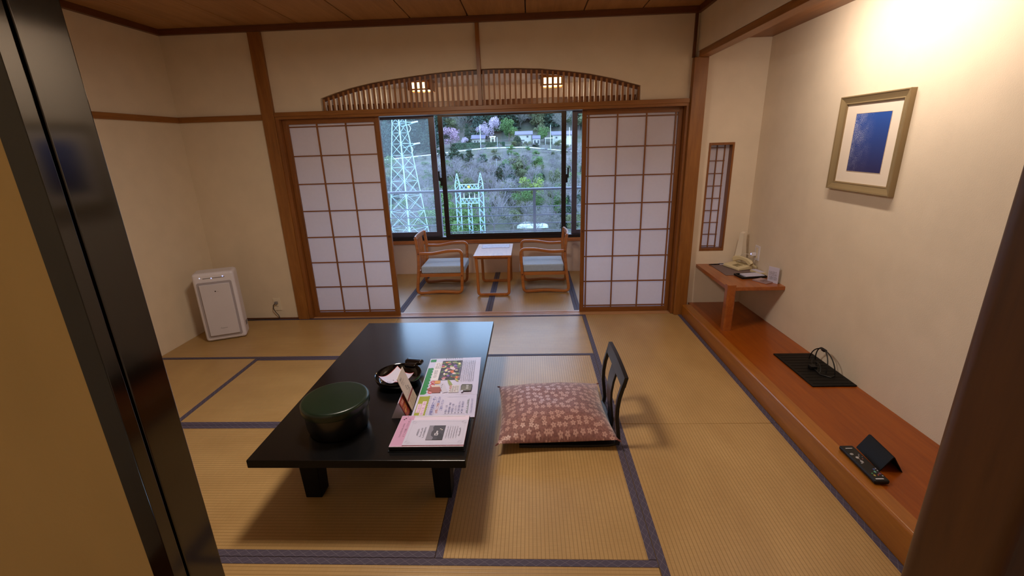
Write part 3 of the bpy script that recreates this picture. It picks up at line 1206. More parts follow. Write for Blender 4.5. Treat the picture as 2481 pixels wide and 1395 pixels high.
# round lidded box
gb = thing('lidded_box', 'round dark green lacquer box with a lid on the near table end', 'box', (-.893, 1.768, .35))
bm = nb()
lathe(bm, [(0, 0), (.118, 0), (.126, .004), (.134, .03), (.136, .06), (.136, .108), (0, .108)], 56)
obj('body', bm, 'black_lacquer', gb)
bm = nb()
lathe(bm, [(0, .109), (.140, .109), (.1465, .112), (.148, .118), (.148, .136), (.1475, .142), (.144, .148), (.138, .1505), (.130, .151), (.06, .1535), (0, .154)], 64)
obj('lid', bm, 'green_lacquer', gb)

# handled bowl and the sweet-paper in it
bw = thing('handled_bowl', 'round black lacquer bowl with a short fat handle', 'bowl', (-.727, 2.168, .35))
bm = nb()
lathe(bm, [(0, .004), (.07, .004), (.078, 0), (.092, 0), (.104, .010), (.117, .026), (.122, .042), (.1235, .050), (.1215, .053), (.1185, .051), (.115, .036), (.104, .018), (.09, .012), (0, .010)], 56)
obj('body', bm, 'black_lacquer_gloss', bw)
bm = nb()
box(bm, -.052, .052, -.022, .022, -.013, .013, bev=.0115, seg=4, mat=T(.050, .152, .046, rz=math.radians(-14)))
box(bm, -.034, .034, -.03, .026, -.014, .009, bev=.007, seg=3, mat=T(.041, .130, .042, rz=math.radians(-14)))
obj('handle', bm, 'black_lacquer_gloss', bw, label='fat rounded brown-black handle')

sp_ = thing('sweet_paper', 'white square paper with red edges lying in the black bowl', 'paper', (-.735, 2.160, .361), rz=math.radians(57))
bm = nb()
N = 14
S_ = .066
grid = [[None]*(N+1) for _ in range(N+1)]


def spz(x, y):
    r2 = (x*x+y*y)/(S_*S_)
    return .001+.021*r2+.004*math.sin(x*40)*(y*12)


for i in range(N+1):
    for j in range(N+1):
        x, y = -S_+2*S_*i/N, -S_+2*S_*j/N
        grid[i][j] = bm.verts.new((x, y, spz(x, y)))
for i in range(N):
    for j in range(N):
        f = bm.faces.new((grid[i][j], grid[i+1][j], grid[i+1][j+1], grid[i][j+1]))
        f.material_index = 1 if i in (0, N-1) or j in (0, N-1) else 0
for e in (0, N):
    for j in range(N+1):
        s = .35 if True else 1
        grid[e][j].co.x *= 1.0
obj('sheet', bm, ['paper_white', flat('red_edge', (176, 46, 34))], sp_)
# narrow the red edge: inner ring pulled outwards
me = sp_.children[0].data
for v in me.vertices:
    for k in (0, 1):
        a = v.co[k]
        if abs(abs(a)-S_*(1-2/N)) < 1e-4:
            v.co[k] = math.copysign(S_*.972, a)
    v.co.z = spz(v.co.x, v.co.y)
P = Print(T(0, 0, .004))
P.rect(-.034, -.030, .004, -.012, (170, 30, 26), rot=-.98)
P.rect(-.040, .002, -.034, .010, (60, 50, 50), rot=-.98)
P.rect(-.046, .006, -.041, .014, (60, 50, 50), rot=-.98)
P.rect(-.052, .011, -.047, .019, (60, 50, 50), rot=-.98)
P.rect(-.012, .016, -.006, .021, (120, 110, 110), rot=-.98)
for v in P.bm.verts:
    v.co.z = spz(v.co.x, v.co.y)+.0006+(v.co.z-.004)
P.obj('print', sp_)

# ------------------------------------------------------------------ printed sheets on the table (page right runs away from the camera)
rnd = random.Random(3)
INK, NAVY, RED = (52, 46, 58), (84, 88, 170), (178, 40, 38)
s1_ = thing('leaflet', 'laminated leaflet with a photo of vegetables and a green edge, on table', 'leaflet', (-.449, 2.237, .3512), rz=PI/2+math.radians(3.2))
bm = nb()
box(bm, -.210, .210, -.150, .150, 0, .0012)
obj('sheet', bm, 'glossy_paper', s1_)
P = Print(T(-.21, -.15, .0012))
Wd, Hd = .42, .30
GREEN = (36, 128, 52)
P.rect(.012, .272, .30, .295, GREEN)
for i in range(9):
    P.ell(.03+i*.032, .274, .017, .011, GREEN)
P.rect(.375, .262, .408, .295, GREEN)
for i, ch in enumerate('産地直送'):
    P.ell(.035+i*.034, .245, .0175, .014, RED)
    P.text(ch, .035+i*.034, .2395, .018, (235, 220, 225), 'CENTER')
P.rect(.155, .222, .37, .262, (222, 214, 222))
P.text('旬の野菜', .185, .236, .022, (110, 100, 108))
for i in range(3):
    P.greek(.29, .226+i*.011, .07, .007, (110, 100, 110), rnd)
# vegetable photo
PX0, PX1, PY0, PY1 = .155, .385, .105, .222
P.rect(PX0, PY0, PX1, PY1, (58, 44, 40))
cols = [(196, 98, 44), (206, 128, 60), (120, 146, 62), (88, 110, 56), (168, 60, 52), (176, 96, 116), (118, 84, 150), (214, 196, 190), (222, 206, 150), (84, 62, 52), (150, 160, 96), (60, 70, 50)]
for i in range(64):
    u, v = rnd.random(), rnd.random()
    a, b = rnd.uniform(.008, .017), rnd.uniform(.006, .011)
    cx = min(max(PX0+u*(PX1-PX0), PX0+a), PX1-a)
    cy = min(max(PY0+v*(PY1-PY0), PY0+a), PY1-a)
    c = cols[int(rnd.random()*len(cols))]
    ro = rnd.uniform(0, PI)
    P.ell(cx, cy, a, b, c, ro, 10)
    P.ell(cx+a*.25, cy+b*.2, a*.4, b*.35, tuple(min(255, int(k*1.2)) for k in c), ro, 8)
P.ell(.285, .155, .022, .012, (216, 196, 204), .7)
P.ell(.20, .14, .016, .015, (96, 110, 84), 0)
P.ell(.20, .14, .011, .010, (60, 76, 52), 0)
P.text('直売所', .25, .125, .020, (86, 72, 150))
# yellow band, terracotta pot, ticket, marrow
P.rect(.115, .205, .150, .235, (206, 148, 76))
P.ell(.060, .215, .050, .022, (150, 78, 56), PI/2, 18)
P.rect(.022, .192, .085, .236, (150, 78, 56))
P.rect(.082, .180, .100, .246, (206, 190, 178))
P.rect(.02, .168, .12, .196, (190, 184, 204), rot=.32)
for i in range(6):
    P.rect(.024+i*.016, .194-i*.001, .030+i*.016, .198-i*.001, (60, 50, 60), rot=.32)
P.ell(.105, .148, .055, .009, (136, 146, 66), .35)
P.ell(.150, .120, .02, .006, (170, 170, 90), .5)
P.rect(.02, .098, .095, .150, (206, 200, 204))
for i in range(4):
    P.greek(.026, .103+i*.012, .062, .008, (120, 70, 80) if i % 2 else (100, 96, 100), rnd)
P.greek(.06, .139, .034, .010, (180, 60, 40), rnd)
# column of text and stone picture
for i in range(7):
    P.greek(.13, .030+i*.0105, .245, .0050, (96, 92, 104), rnd, .5)
P.greek(.15, .104, .22, .010, (130, 124, 150), rnd)
P.poly([(.022, .034), (.088, .030), (.092, .084), (.075, .090), (.024, .088)], (92, 86, 72))
P.poly([(.026, .038), (.070, .036), (.078, .082), (.030, .084)], (110, 104, 88))
P.rect(.028, .074, .030, .060, (210, 206, 214))
P.text('道の駅', .040, .050, .014, (225, 222, 228))
P.ell(.021, .080, .010, .006, (196, 196, 220))
P.greek(.10, .285-.012, .0, .0, INK, rnd)
for i in range(8):
    P.rect(.395, .20-i*.013, .403, .206-i*.013, (120, 116, 128))
P.obj('print', s1_)

s2_ = thing('coupon_sheet', 'laminated white sheet with an olive band and blue lettering, on table', 'leaflet', (-.433, 1.925, .3512), rz=PI/2+math.radians(3.0))
bm = nb()
box(bm, -.102, .102, -.150, .150, 0, .0012)
obj('sheet', bm, 'glossy_paper', s2_)
P = Print(T(-.102, -.15, .0012))
OLIVE, PURP = (150, 152, 30), (158, 92, 150)
P.rect(.006, .243, .198, .290, OLIVE)
for i in range(12):
    P.ell(.014+i*.0162, .243, .0085, .007, OLIVE)
    P.greek(.010+i*.0162, .228, .008, .004, (150, 146, 160), rnd)
P.rect(.050, .268, .128, .286, (226, 200, 220))
P.text('宿泊者限定', .089, .2705, .0150, PURP, 'CENTER')
P.rect(.028, .246, .150, .2655, (226, 200, 220))
P.text('観光応援ご優待', .089, .2492, .0160, PURP, 'CENTER')
P.text('県内観光施設クーポン', .102, .205, .0182, NAVY, 'CENTER')
P.rect(.02, .199, .185, .200, (120, 120, 170))
P.text('お得にご利用', .040, .181, .0150, (190, 110, 70))
P.text('頂けます', .132, .181, .0150, (110, 104, 170))
P.text('ご提示ください', .06, .162, .0145, (110, 108, 180))
P.rect(.030, .050, .031, .150, (150, 146, 160))
P.rect(.182, .050, .183, .150, (150, 146, 160))
items = ('宿泊・入浴', '観光施設・体験', '飲食店・土産', 'レストラン', '日帰り温泉プラン', '貸切・道の駅ほか')
for i, s in enumerate(items):
    y = .138-i*.0155
    P.ell(.040, y+.004, .003, .003, (88, 84, 104), 0, 8)
    P.text(s, .048, y, .0118, (104, 100, 148))
P.greek(.030, .036, .13, .008, (96, 110, 96), rnd)
P.text('くわしくはフロントまで', .030, .016, .0120, (110, 108, 160))
P.obj('print', s2_)

bi = thing('black_folder', 'black folder holding a pink page, at the near table end', 'folder', (-.453, 1.702, .35), rz=PI/2+math.radians(.6))
bm = nb()
box(bm, -.121, .118, -.162, .162, 0, .004, bev=.0015, seg=1)
obj('cover', bm, 'black_plastic', bi)
bm = nb()
box(bm, -.117, .114, -.157, .157, .0041, .0215, bev=.002, seg=1)
obj('pages', bm, 'black_plastic', bi)
bm = nb()
box(bm, -.1155, .112, -.1565, .1565, .0216, .0226)
obj('pink_page', bm, ['pink_paper'], bi, label='pink page in a clear sleeve')
P = Print(T(-.1155, -.1565, .0226))
P.rect(.002, .252, .2265, .312, (198, 150, 184))
P.rect(.226, .004, .2275, .310, (200, 196, 216))
P.rect(.0005, .004, .002, .310, (226, 220, 230))
P.ell(.196, .296, .004, .004, (40, 34, 44), 0, 8)
P.ell(.206, .290, .004, .004, (40, 34, 44), 0, 8)
P.greek(.214, .282, .010, .004, (60, 52, 62), rnd)
P.text('ようこそお越しくださいました', .066, .2665, .0108, (52, 44, 56), stretch=.92)
P.greek(.066, .284, .10, .006, (110, 90, 104), rnd)
P.rect(.218, .02, .226, .25, (206, 200, 214))
P.obj('print', bi)

cd = thing('welcome_card', 'white card with a grey photograph, lying on the pink page of the folder', 'card', (-.4255, 1.686, .3730), rz=PI/2+math.radians(.6))
bm = nb()
box(bm, -.094, .088, -.130, .130, .0001, .0012)
obj('backing', bm, flat('crimson', (150, 40, 62)), cd, label='crimson backing sheet')
bm = nb()
box(bm, -.0925, .0885, -.1295, .1305, .0013, .0024)
obj('card', bm, 'paper_white', cd)
P = Print(T(-.0925, -.1295, .0024))
GR = (156, 150, 172)
for q in ((.012, .02, .0125, .24), (.168, .02, .1685, .24), (.02, .012, .16, .0125), (.02, .2475, .16, .248)):
    P.rect(*q, GR)
for cx, cy in ((.018, .018), (.162, .018), (.018, .242), (.162, .242)):
    for r in (.010, .006):
        pts = [(cx+r*math.cos(a*PI/8), cy+r*math.sin(a*PI/8)) for a in range(16)]
        for a, b in zip(pts, pts[1:]+pts[:1]):
            P.poly([a, b, (b[0]+.0005, b[1]+.0005), (a[0]+.0005, a[1]+.0005)], GR)
DG = (70, 66, 76)
P.rect(.032, .096, .136, .168, DG)
P.poly([(.032, .140), (.050, .138), (.064, .150), (.088, .151), (.104, .146), (.122, .150), (.136, .146), (.136, .168), (.032, .168)], (128, 124, 140))
P.poly([(.032, .096), (.060, .096), (.080, .110), (.070, .122), (.032, .120)], (56, 52, 60))
P.rect(.080, .124, .096, .130, (220, 216, 226))
P.rect(.064, .120, .080, .136, (196, 192, 204))
P.rect(.068, .124, .076, .132, (90, 86, 96))
P.rect(.082, .126, .094, .128, (140, 136, 150))
P.ell(.110, .115, .0025, .0035, (220, 214, 206), 0, 8)
P.ell(.104, .108, .003, .003, (210, 200, 188), 0, 8)
for i in range(3):
    P.greek(.05+i*.006, .180+i*.014, .075-i*.012, .006, (120, 116, 130), rnd, .5)
for i in range(5):
    P.greek(.045, .040+i*.0105, .085, .004, (120, 116, 130), rnd, .5)
P.greek(.06, .026, .055, .006, (90, 86, 100), rnd)
P.obj('print', cd)

# tall card and small A-frame holder
tc_ = thing('tall_card', 'tall cream printed card leaning beside the red holder on the table', 'card', (-.590, 1.955, .3505), rz=PI/2+math.radians(4))
lean = math.radians(72)
Mx = Matrix.Rotation(lean, 4, 'X')
bm = nb()
box(bm, -.067, .062, 0, .180, -.0025, 0, mat=Mx)
box(bm, -.02, .02, .02, .022, -.075, -.003, mat=Matrix.Translation((0, 0, 0)) @ Mx)
for v in bm.verts:
    v.co.z = max(v.co.z, 0)
obj('board', bm, M('cream_card', rgb(214, 200, 188), .5, var=.02), tc_)
P = Print(Mx)
P.rect(-.066, .050, .061, .060, (138, 40, 40))
P.rect(-.066, .002, .061, .0495, (204, 184, 158))
for i in range(3):
    P.greek(-.045, .012+i*.012, .085, .006, (150, 120, 96), rnd)
P.text('ミ', -.020, .088, .030, (46, 38, 40), stretch=.8)
P.text('ス', .004, .076, .030, (46, 38, 40), stretch=.8)
P.greek(-.040, .070, .075, .004, (140, 130, 130), rnd)
P.greek(-.040, .128, .03, .004, (120, 110, 110), rnd)
P.greek(-.045, .140, .05, .006, (130, 120, 120), rnd)
P.greek(-.045, .156, .03, .009, (90, 80, 84), rnd)
P.obj('print', tc_)

hd = thing('card_holder', 'small white tent-shaped holder with a red printed face on the table', 'card holder', (-.634, 1.882, .3505), rz=PI/2+math.radians(3))
bm = nb()
prism(bm, [(-.004, .030), (.072, .006)][:0] or [(-.038, 0), (.034, 0), (.003, .079), (-.001, .079)], -.0555, -.052, mat=Matrix(((0, 0, 1, 0), (-1, 0, 0, 0), (0, 1, 0, 0), (0, 0, 0, 1))))
obj('side_panel', bm, 'paper_white', hd)
bm = nb()
prism(bm, [(-.038, 0), (-.035, 0), (.0025, .079), (-.001, .079)][:4], -.052, .0555, mat=Matrix(((0, 0, 1, 0), (-1, 0, 0, 0), (0, 1, 0, 0), (0, 0, 0, 1))))
obj('back_panel', bm, 'paper_white', hd)
RX = Matrix(((0, 0, 1, 0), (-1, 0, 0, 0), (0, 1, 0, 0), (0, 0, 0, 1)))
bm = nb()
prism(bm, [(.0355, 0), (.0385, 0), (.0065, .081), (.0035, .081)], -.0555, .0565, mat=RX)
obj('red_face', bm, flat('red_card', (146, 52, 38)), hd)
ln = math.atan2(.081, .032)
P = Print(Matrix.Translation((0, -.0385, 0)) @ Matrix.Rotation(ln, 4, 'X'))
P.rect(-.053, .062, .053, .082, (170, 76, 56))
P.text('お食事', -.046, .065, .016, (226, 190, 170), stretch=.9)
for i in range(4):
    P.ell(-.035+i*.022, .030+.006*(i % 2), .012, .008, ((206, 140, 50), (190, 110, 60), (120, 50, 60), (210, 160, 90))[i], .4)
P.greek(-.045, .008, .09, .008, (196, 110, 70), rnd)
P.greek(-.045, .046, .06, .007, (214, 170, 70), rnd)
P.obj('print', hd)

# ------------------------------------------------------------------ legless chair and its cushion
zc = thing('legless_chair', 'black legless floor chair with an open curved back', 'chair', (.214, 2.285, 0), rz=math.radians(.8))
bm = nb()
pts = [(-.30, .012), (-.24, .010), (-.10, .009), (.08, .009), (.18, .012), (.225, .022)]
sweep(bm, [(x, 0, z) for x, z in pts], rect(.43, .014, .003), up=Vector((0, 0, 1)))
obj('seat', bm, 'chair_black', zc)


def back_strip(y0, y1, w, name, zt=.385, th=.020, off=0):
    bm = nb()
    cur = [(.222, .022), (.226, .06), (.220, .12), (.213, .18), (.214, .24), (.222, .30), (.236, .355), (.246, .392)]
    cur = [(x, z) for x, z in cur if z <= zt+.01]
    sweep(bm, [(x, y0+(y1-y0)*i/(len(cur)-1), z) for i, (x, z) in enumerate(cur)], rect(w, th, .002), up=Vector((1, 0, 0)))
    return obj(name, bm, 'chair_black', zc)


back_strip(-.212, -.208, .026, 'back_post')
back_strip(.212, .208, .026, 'back_post')
back_strip(0, 0, .115, 'back_slat', th=.012)
bm = nb()
ring = []
for i in range(11):
    y = -.222+.444*i/10
    c = 1-(2*i/10-1)**2
    ring.append((y, .392-.030-.0*c, .418+.012*c))
vs_ = []
a = []
for y, z0, z1 in ring:
    a.append([bm.verts.new(p) for p in ((.229, y, z0), (.249, y, z0), (.262, y, z1), (.242, y, z1))])
for p, q in zip(a, a[1:]):
    for j in range(4):
        bm.faces.new((p[j], p[(j+1) % 4], q[(j+1) % 4], q[j]))
bm.faces.new(a[0][::-1])
bm.faces.new(a[-1])
obj('top_rail', bm, 'chair_black', zc)

cu_ = thing('floor_cushion', 'mauve brown floor cushion with pale blossoms on the legless chair', 'cushion', (.108, 2.325, .022), rz=math.radians(2.8))
bm = nb()
N = 36
half = (.318, .295)


def pill(u, v, s):
    ex = (1-abs(u)**2.6)*(1-abs(v)**2.6)
    h = max(ex, 0)**.62
    x = half[0]*u*(1-.055*(1-v*v)*abs(u))
    y = half[1]*v*(1-.055*(1-u*u)*abs(v))
    dimp = .010*math.exp(-((u)**2+(v)**2)*5)
    wr = .0025*math.sin(9*u+4*v)*math.sin(7*v-3*u)*h
    z = .034+.012*(abs(u)*abs(v))**2+((.112*h-dimp+wr) if s > 0 else -.033*h)
    return x, y, z


top = {}
bot = {}
for i in range(N+1):
    for j in range(N+1):
        u, v = -1+2*i/N, -1+2*j/N
        u, v = math.sin(u*PI/2), math.sin(v*PI/2)
        top[i, j] = bm.verts.new(pill(u, v, 1))
        bot[i, j] = top[i, j] if i in (0, N) or j in (0, N) else bm.verts.new(pill(u, v, -1))
for i in range(N):
    for j in range(N):
        bm.faces.new((top[i, j], top[i+1, j], top[i+1, j+1], top[i, j+1]))
        bm.faces.new((bot[i, j], bot[i, j+1], bot[i+1, j+1], bot[i+1, j]))
obj('cover', bm, 'cushion_fabric', cu_, angle=70)
for sx_ in (-1, 1):
    for sy_ in (-1, 1):
        bm = nb()
        tube(bm, [(sx_*(.312+k*.006), sy_*(.289+k*.005), .046-.002*k) for k in range(4)], [.004, .005, .004, .001], 6)
        obj('corner_tassel', bm, M('tassel', rgb(120, 70, 66), .8), cu_)

# ------------------------------------------------------------------ window-bay chairs and table
def armchair(label, loc, rz):
    c = thing('armchair', label, 'chair', loc, rz, group='bentwood armchairs by the window')
    prof = [(.0165*math.copysign(abs(math.cos(a))**.6, math.cos(a)), .0165*math.copysign(abs(math.sin(a))**.6, math.sin(a))) for a in [2*PI*i/12 for i in range(12)]]

    def rnd_path(ps, r=.05, k=5):
        out = [Vector(ps[0])]
        for a, b, d in zip(ps, ps[1:], ps[2:]):
            a, b, d = Vector(a), Vector(b), Vector(d)
            ra = min(r, (a-b).length*.45)
            rb = min(r, (d-b).length*.45)
            p0, p1 = b+(a-b).normalized()*ra, b+(d-b).normalized()*rb
            for i in range(k+1):
                t = i/k
                out.append(p0*(1-t)**2+b*2*t*(1-t)+p1*t*t)
        out.append(Vector(ps[-1]))
        return out
    for s in (-1, 1):
        y = s*.215
        pts = [(-.232, y, .635), (-.214, y, .46), (-.224, y, .30), (-.262, y, .017), (-.12, y, .024), (0, y, .034), (.12, y, .024), (.232, y, .017), (.246, y, .22), (.256, y, .490), (.10, y, .487), (-.06, y, .458), (-.212, y, .462)]
        bm = nb()
        sweep(bm, rnd_path(pts), [(b, a) for a, b in prof], up=Vector((0, 1, 0)), smooth=True)
        o = obj('side_frame', bm, 'chair_wood_x', c, angle=60)
        for px, pz in ((-.212, .462), (.244, .212)):
            bm = nb()
            lathe(bm, [(0, 0), (.008, 0), (.008, .003), (0, .004)], 10, mat=T(px, y+s*.0160, pz) @ Matrix.Rotation(-s*PI/2, 4, 'X'))
            obj('peg', bm, 'dark_trim_x', o)
    bm = nb()
    pts = [(-.233-.02*(1-(k/4-1)**2), -.213+.426*k/8, .620) for k in range(9)]
    sweep(bm, pts, rect(.018, .052, .004), up=Vector((0, 0, 1)))
    obj('top_rail', bm, 'chair_wood_x', c)
    bm = nb()
    sweep(bm, [(-.224, -.2, .245), (-.224, .2, .245)], rect(.018, .035, .003))
    obj('lower_rail', bm, 'chair_wood_x', c)
    for k in range(5):
        yy = -.11+k*.055
        bm = nb()
        sweep(bm, [(-.224, yy, .25), (-.226, yy, .36), (-.232, yy, .48), (-.248, yy, .61)], rect(.020, .010, .002), up=Vector((1, 0, 0)))
        obj('back_slat', bm, 'chair_wood_z', c)
    bm = nb()
    for s in (-1, 1):
        box(bm, -.225, .245, s*.186-.012, s*.186+.012, .196, .232, bev=.003)
    box(bm, .215, .237, -.174, .174, .196, .230, bev=.003)
    box(bm, -.215, -.195, -.174, .174, .196, .230, bev=.003)
    obj('seat_frame', bm, 'chair_wood_x', c)
    bm = nb()
    vs_ = box(bm, -.205, .272, -.197, .197, .2325, .312, bev=.016, seg=4)
    for v in bm.verts:
        if v.co.z > .29:
            v.co.z += .008*(1-(v.co.x/.28)**2)*(1-(v.co.y/.2)**2)
    obj('seat_cushion', bm, 'seat_fabric', c, angle=60, label='grey-blue fabric seat cushion')
    return c


armchair('bentwood armchair with grey-blue seat, left of the small side table', (-1.003, 4.955, 0), 0)
armchair('bentwood armchair with grey-blue seat, right of the small side table', (.142, 4.955, 0), PI)
sd = thing('side_table', 'small light wooden side table between the two armchairs', 'table', (-.412, 4.925, 0))
part_box('tabletop', sd, 'chair_wood_y', -.201, .201, -.295, .295, .430, .452, bev=.004)
part_box('apron', sd, 'chair_wood_y', -.165, .165, -.25, .25, .404, .4295, bev=.002)
for s in (-1, 1):
    bm = nb()
    y = s*.262
    ps = [(-.175, y, .4295), (-.166, y, .22)]+[(-.166+.03-.03*math.cos(a), y, .045-.03*math.sin(a)) for a in (0, .4, .8, 1.2, PI/2)]+[(.166-.03+.03*math.sin(a), y, .045-.03*math.cos(a)) for a in (0, .4, .8, 1.2, PI/2)]+[(.166, y, .22), (.175, y, .4295)]
    sweep(bm, ps, rect(.030, .028, .006), up=Vector((0, 1, 0)))
    obj('leg_frame', bm, 'chair_wood_z', sd)
dl = nb()
pts = []
for i in range(72):
    a = 2*PI*i/72
    q = max(abs(math.cos(a))/.155, abs(math.sin(a))/.095)
    r = 1/q*(1+.025*math.sin(i*PI*.75))
    pts.append((r*math.cos(a), r*math.sin(a)))
prism(dl, pts, 0, .002)
dr = random.Random(5)
do = thing('doily', 'white patterned cloth lying on the small side table', 'doily', (-.405, 5.09, .4525), rz=.02)
obj('cloth', dl, 'paper_white', do)
P = Print(T(0, 0, .002))
for i in range(26):
    P.ell(dr.uniform(-.13, .13), dr.uniform(-.075, .075), dr.uniform(.008, .02), dr.uniform(.003, .008), (170, 166, 180), dr.uniform(0, 3), 8)
P.obj('pattern', do)

# ------------------------------------------------------------------ air purifier, socket and cord
ap = thing('air_purifier', 'white air purifier standing on the mats in the far left corner', 'air purifier', (-2.672, 3.5635, 0), rz=math.radians(23.9))
bm = nb()
vs_ = box(bm, -.154, .154, 0, .175, .004, .61, bev=.026, seg=5)
obj('body', bm, 'white_plastic', ap, angle=50)
bm = nb()
prism(bm, [(-.128, .05), (-.118, .04), (.118, .04), (.128, .05), (.128, .522), (.118, .532), (-.118, .532), (-.128, .522)], 0, .010, mat=Matrix.Translation((0, .0, 0)) @ Matrix.Rotation(PI/2, 4, 'X') @ Matrix.Translation((0, 0, -.004)))
obj('recess', bm, 'recess_plastic', ap)
bm = nb()
box(bm, -.111, .113, -.020, -.003, .058, .515, bev=.006, seg=3)
obj('front_panel', bm, 'panel_plastic', ap)
part_box('control_slot', ap, 'grey_plastic', -.075, .085, -.0012, .002, .562, .568)
for lx, lz, m_ in ((-.012, .5635, 'led_blue'), (.072, .572, 'led_blue'), (-.095, .572, 'led_white')):
    bm = nb()
    lathe(bm, [(0, .0015), (.0035, .001), (.0045, 0)], 10, mat=T(lx, -.0012, lz) @ Matrix.Rotation(PI/2, 4, 'X'))
    obj('indicator_light', bm, m_, ap)
P = Print(T(0, -.0201, 0) @ Matrix.Rotation(PI/2, 4, 'X'))
P.text('Panasonic', .004, .118, .013, (40, 36, 38), 'CENTER')
P.ell(.0, .452, .006, .005, (40, 34, 36))
P.ell(.018, .449, .004, .002, (150, 140, 140))
P.obj('lettering', ap)
bm = nb()
box(bm, .1535, .156, .07, .12, .09, .13)
obj('side_vent', bm, 'grey_plastic', ap)
ou = thing('wall_socket', 'cream wall socket low beside the tall left post', 'socket', (-2.464, YB, .15))
bm = nb()
box(bm, -.036, .036, -.008, 0, -.062, .062, bev=.003)
obj('cover_plate', bm, 'outlet_plastic', ou)
for z in (-.02, .02):
    for x in (-.006, .006):
        part_box('slot', ou, 'grey_plastic', x-.002, x+.002, -.0085, -.0078, z-.006, z+.006)
cb = thing('power_cable', 'dark power cable from wall socket to the white air purifier', 'cable', (-2.464, YB, 0))
bm = nb()
box(bm, -.012, .014, -.034, -.009, .158, .182, bev=.004)
obj('plug', bm, 'grey_plastic', cb)
bm = nb()
tube(bm, [(-.004, -.030, .168), (-.022, -.038, .150), (-.028, -.036, .115), (-.014, -.030, .078), (.006, -.026, .045), (.010, -.022, .014), (-.006, -.024, .006), (-.06, -.026, .006), (-.16, -.024, .006), (-.30, -.05, .006), (-.36, -.22, .008), (-.34, -.318, .02)], .0035, 8)
obj('cable', bm, 'cable_dark', cb)

# ------------------------------------------------------------------ alcove desk and what stands on it
dk = thing('corner_desk', 'small wooden corner desk in the alcove with one round-edged leg', 'desk', (1.70, 3.72, 0))
bm = nb()
box(bm, -.205, .2195, -.36, .349, .440, .47, bev=.003)
obj('desktop', bm, 'desk_wood', dk)
bm = nb()
zb = stepz(3.39)
prism(bm, [(1.525-1.70+(.033-.015)*sx_+.015*math.cos(a), 3.390-3.72+(.033-.015)*sy_+.015*math.sin(a)) for sx_, sy_, a0 in ((1, 1, 0), (-1, 1, PI/2), (-1, -1, PI), (1, -1, 1.5*PI)) for a in (a0, a0+.52, a0+1.05, a0+PI/2)], zb, .486)
obj('leg', bm, 'desk_wood', dk)
DZ = .4702


def onb(name, label, cat, x, y, rz=0, dz=0, group=None):
    return thing(name, label, cat, (x, y, DZ+dz), rz, group)


m_ = onb('desk_mat', 'thin greyish brown mat lying under the telephone', 'mat', 1.735, 3.845)
part_box('pad', m_, 'desk_mat', -.13, .13, -.165, .165, 0, .003, bev=.001, seg=1)
ph = onb('telephone', 'cream push-button telephone on the corner desk', 'telephone', 1.795, 3.905, rz=math.radians(18), dz=.0032)
bm = nb()
vs_ = box(bm, -.075, .075, -.095, .095, 0, .042, bev=.008, seg=3)
for v in bm.verts:
    if v.co.z > .02:
        v.co.z += (v.co.x-.075)*.12
obj('body', bm, 'phone_plastic', ph)
bm = nb()
box(bm, .022, .058, -.055, .055, .036, .0405, bev=.003)
obj('cradle', bm, 'phone_recess', ph)
bm = nb()
pts = [(.043, -.104, .047), (.043, -.088, .060), (.043, -.05, .074), (.043, 0, .079), (.043, .05, .074), (.043, .088, .060), (.043, .104, .047)]
sweep(bm, pts, rect(.040, .026, .008), up=Vector((1, 0, 0)), scale=[1.0, 1.2, .9, .85, .9, 1.2, 1.0])
hs = obj('handset', bm, 'phone_plastic', ph)
for i in range(3):
    for j in range(4):
        x0, y0 = -.052+j*.0155, -.05+i*.021
        b = nb()
        box(b, x0, x0+.011, y0, y0+.015, .0265+.0018*j, .0315+.0018*j, bev=.0015, seg=1)
        obj('key', b, 'phone_recess', ph)
bm = nb()
pts = []
for i in range(90):
    t = i/89
    pts.append((.062+.008*math.cos(i*.9)+.02*t, -.10-.03*math.sin(t*PI), .012+.008*math.sin(i*.9)+.03*(1-t)))
tube(bm, pts, .0018, 5)
obj('coiled_cord', bm, 'phone_plastic', ph)
lp = onb('tapered_lamp', 'tall slim white tapering lamp standing behind the telephone', 'lamp', 1.850, 3.998, rz=math.radians(28))
bm = nb()
a, b = .038, .017
va = [bm.verts.new(p) for p in ((-a, -a, .012), (a, -a, .012), (a, a, .012), (-a, a, .012))]
vb = [bm.verts.new(p) for p in ((-b, -b, .29), (b, -b, .300), (b, b, .300), (-b, b, .29))]
bm.faces.new(va[::-1])
bm.faces.new(vb)
for i in range(4):
    bm.faces.new((va[i], va[(i+1) % 4], vb[(i+1) % 4], vb[i]))
obj('shade', bm, 'lamp_paper', lp, angle=20)
part_box('base', lp, 'outlet_plastic', -.040, .040, -.040, .040, 0, .0115, bev=.002)
tr = onb('memo_tray', 'black tray with a white notepad at the desk front', 'tray', 1.783, 3.640, rz=math.radians(8))
bm = nb()
box(bm, -.105, .105, -.062, .062, 0, .006, bev=.002)
for q in ((-.105, -.097, -.062, .062), (.097, .105, -.062, .062), (-.097, .097, -.062, -.054), (-.097, .097, .054, .062)):
    box(bm, q[0], q[1], q[2], q[3], .006, .016)
obj('tray', bm, 'black_plastic', tr)
nt_ = onb('notepad', 'small white notepad lying in the black tray', 'notepad', 1.795, 3.644, rz=math.radians(8), dz=.0062)
part_box('pages', nt_, 'paper_white', -.075, .085, -.045, .047, 0, .010, bev=.001, seg=1)
part_box('top_sheet', nt_, 'paper_white', -.074, .084, -.044, .046, .0102, .0108)
bk = onb('booklet', 'small mauve printed booklet lying at the desk corner', 'booklet', 1.822, 3.500, rz=math.radians(28))
part_box('cover', bk, M('mauve_cover', rgb(150, 122, 124), .5), -.052, .052, -.062, .062, 0, .008, bev=.001, seg=1)
P = Print(T(0, 0, .0081))
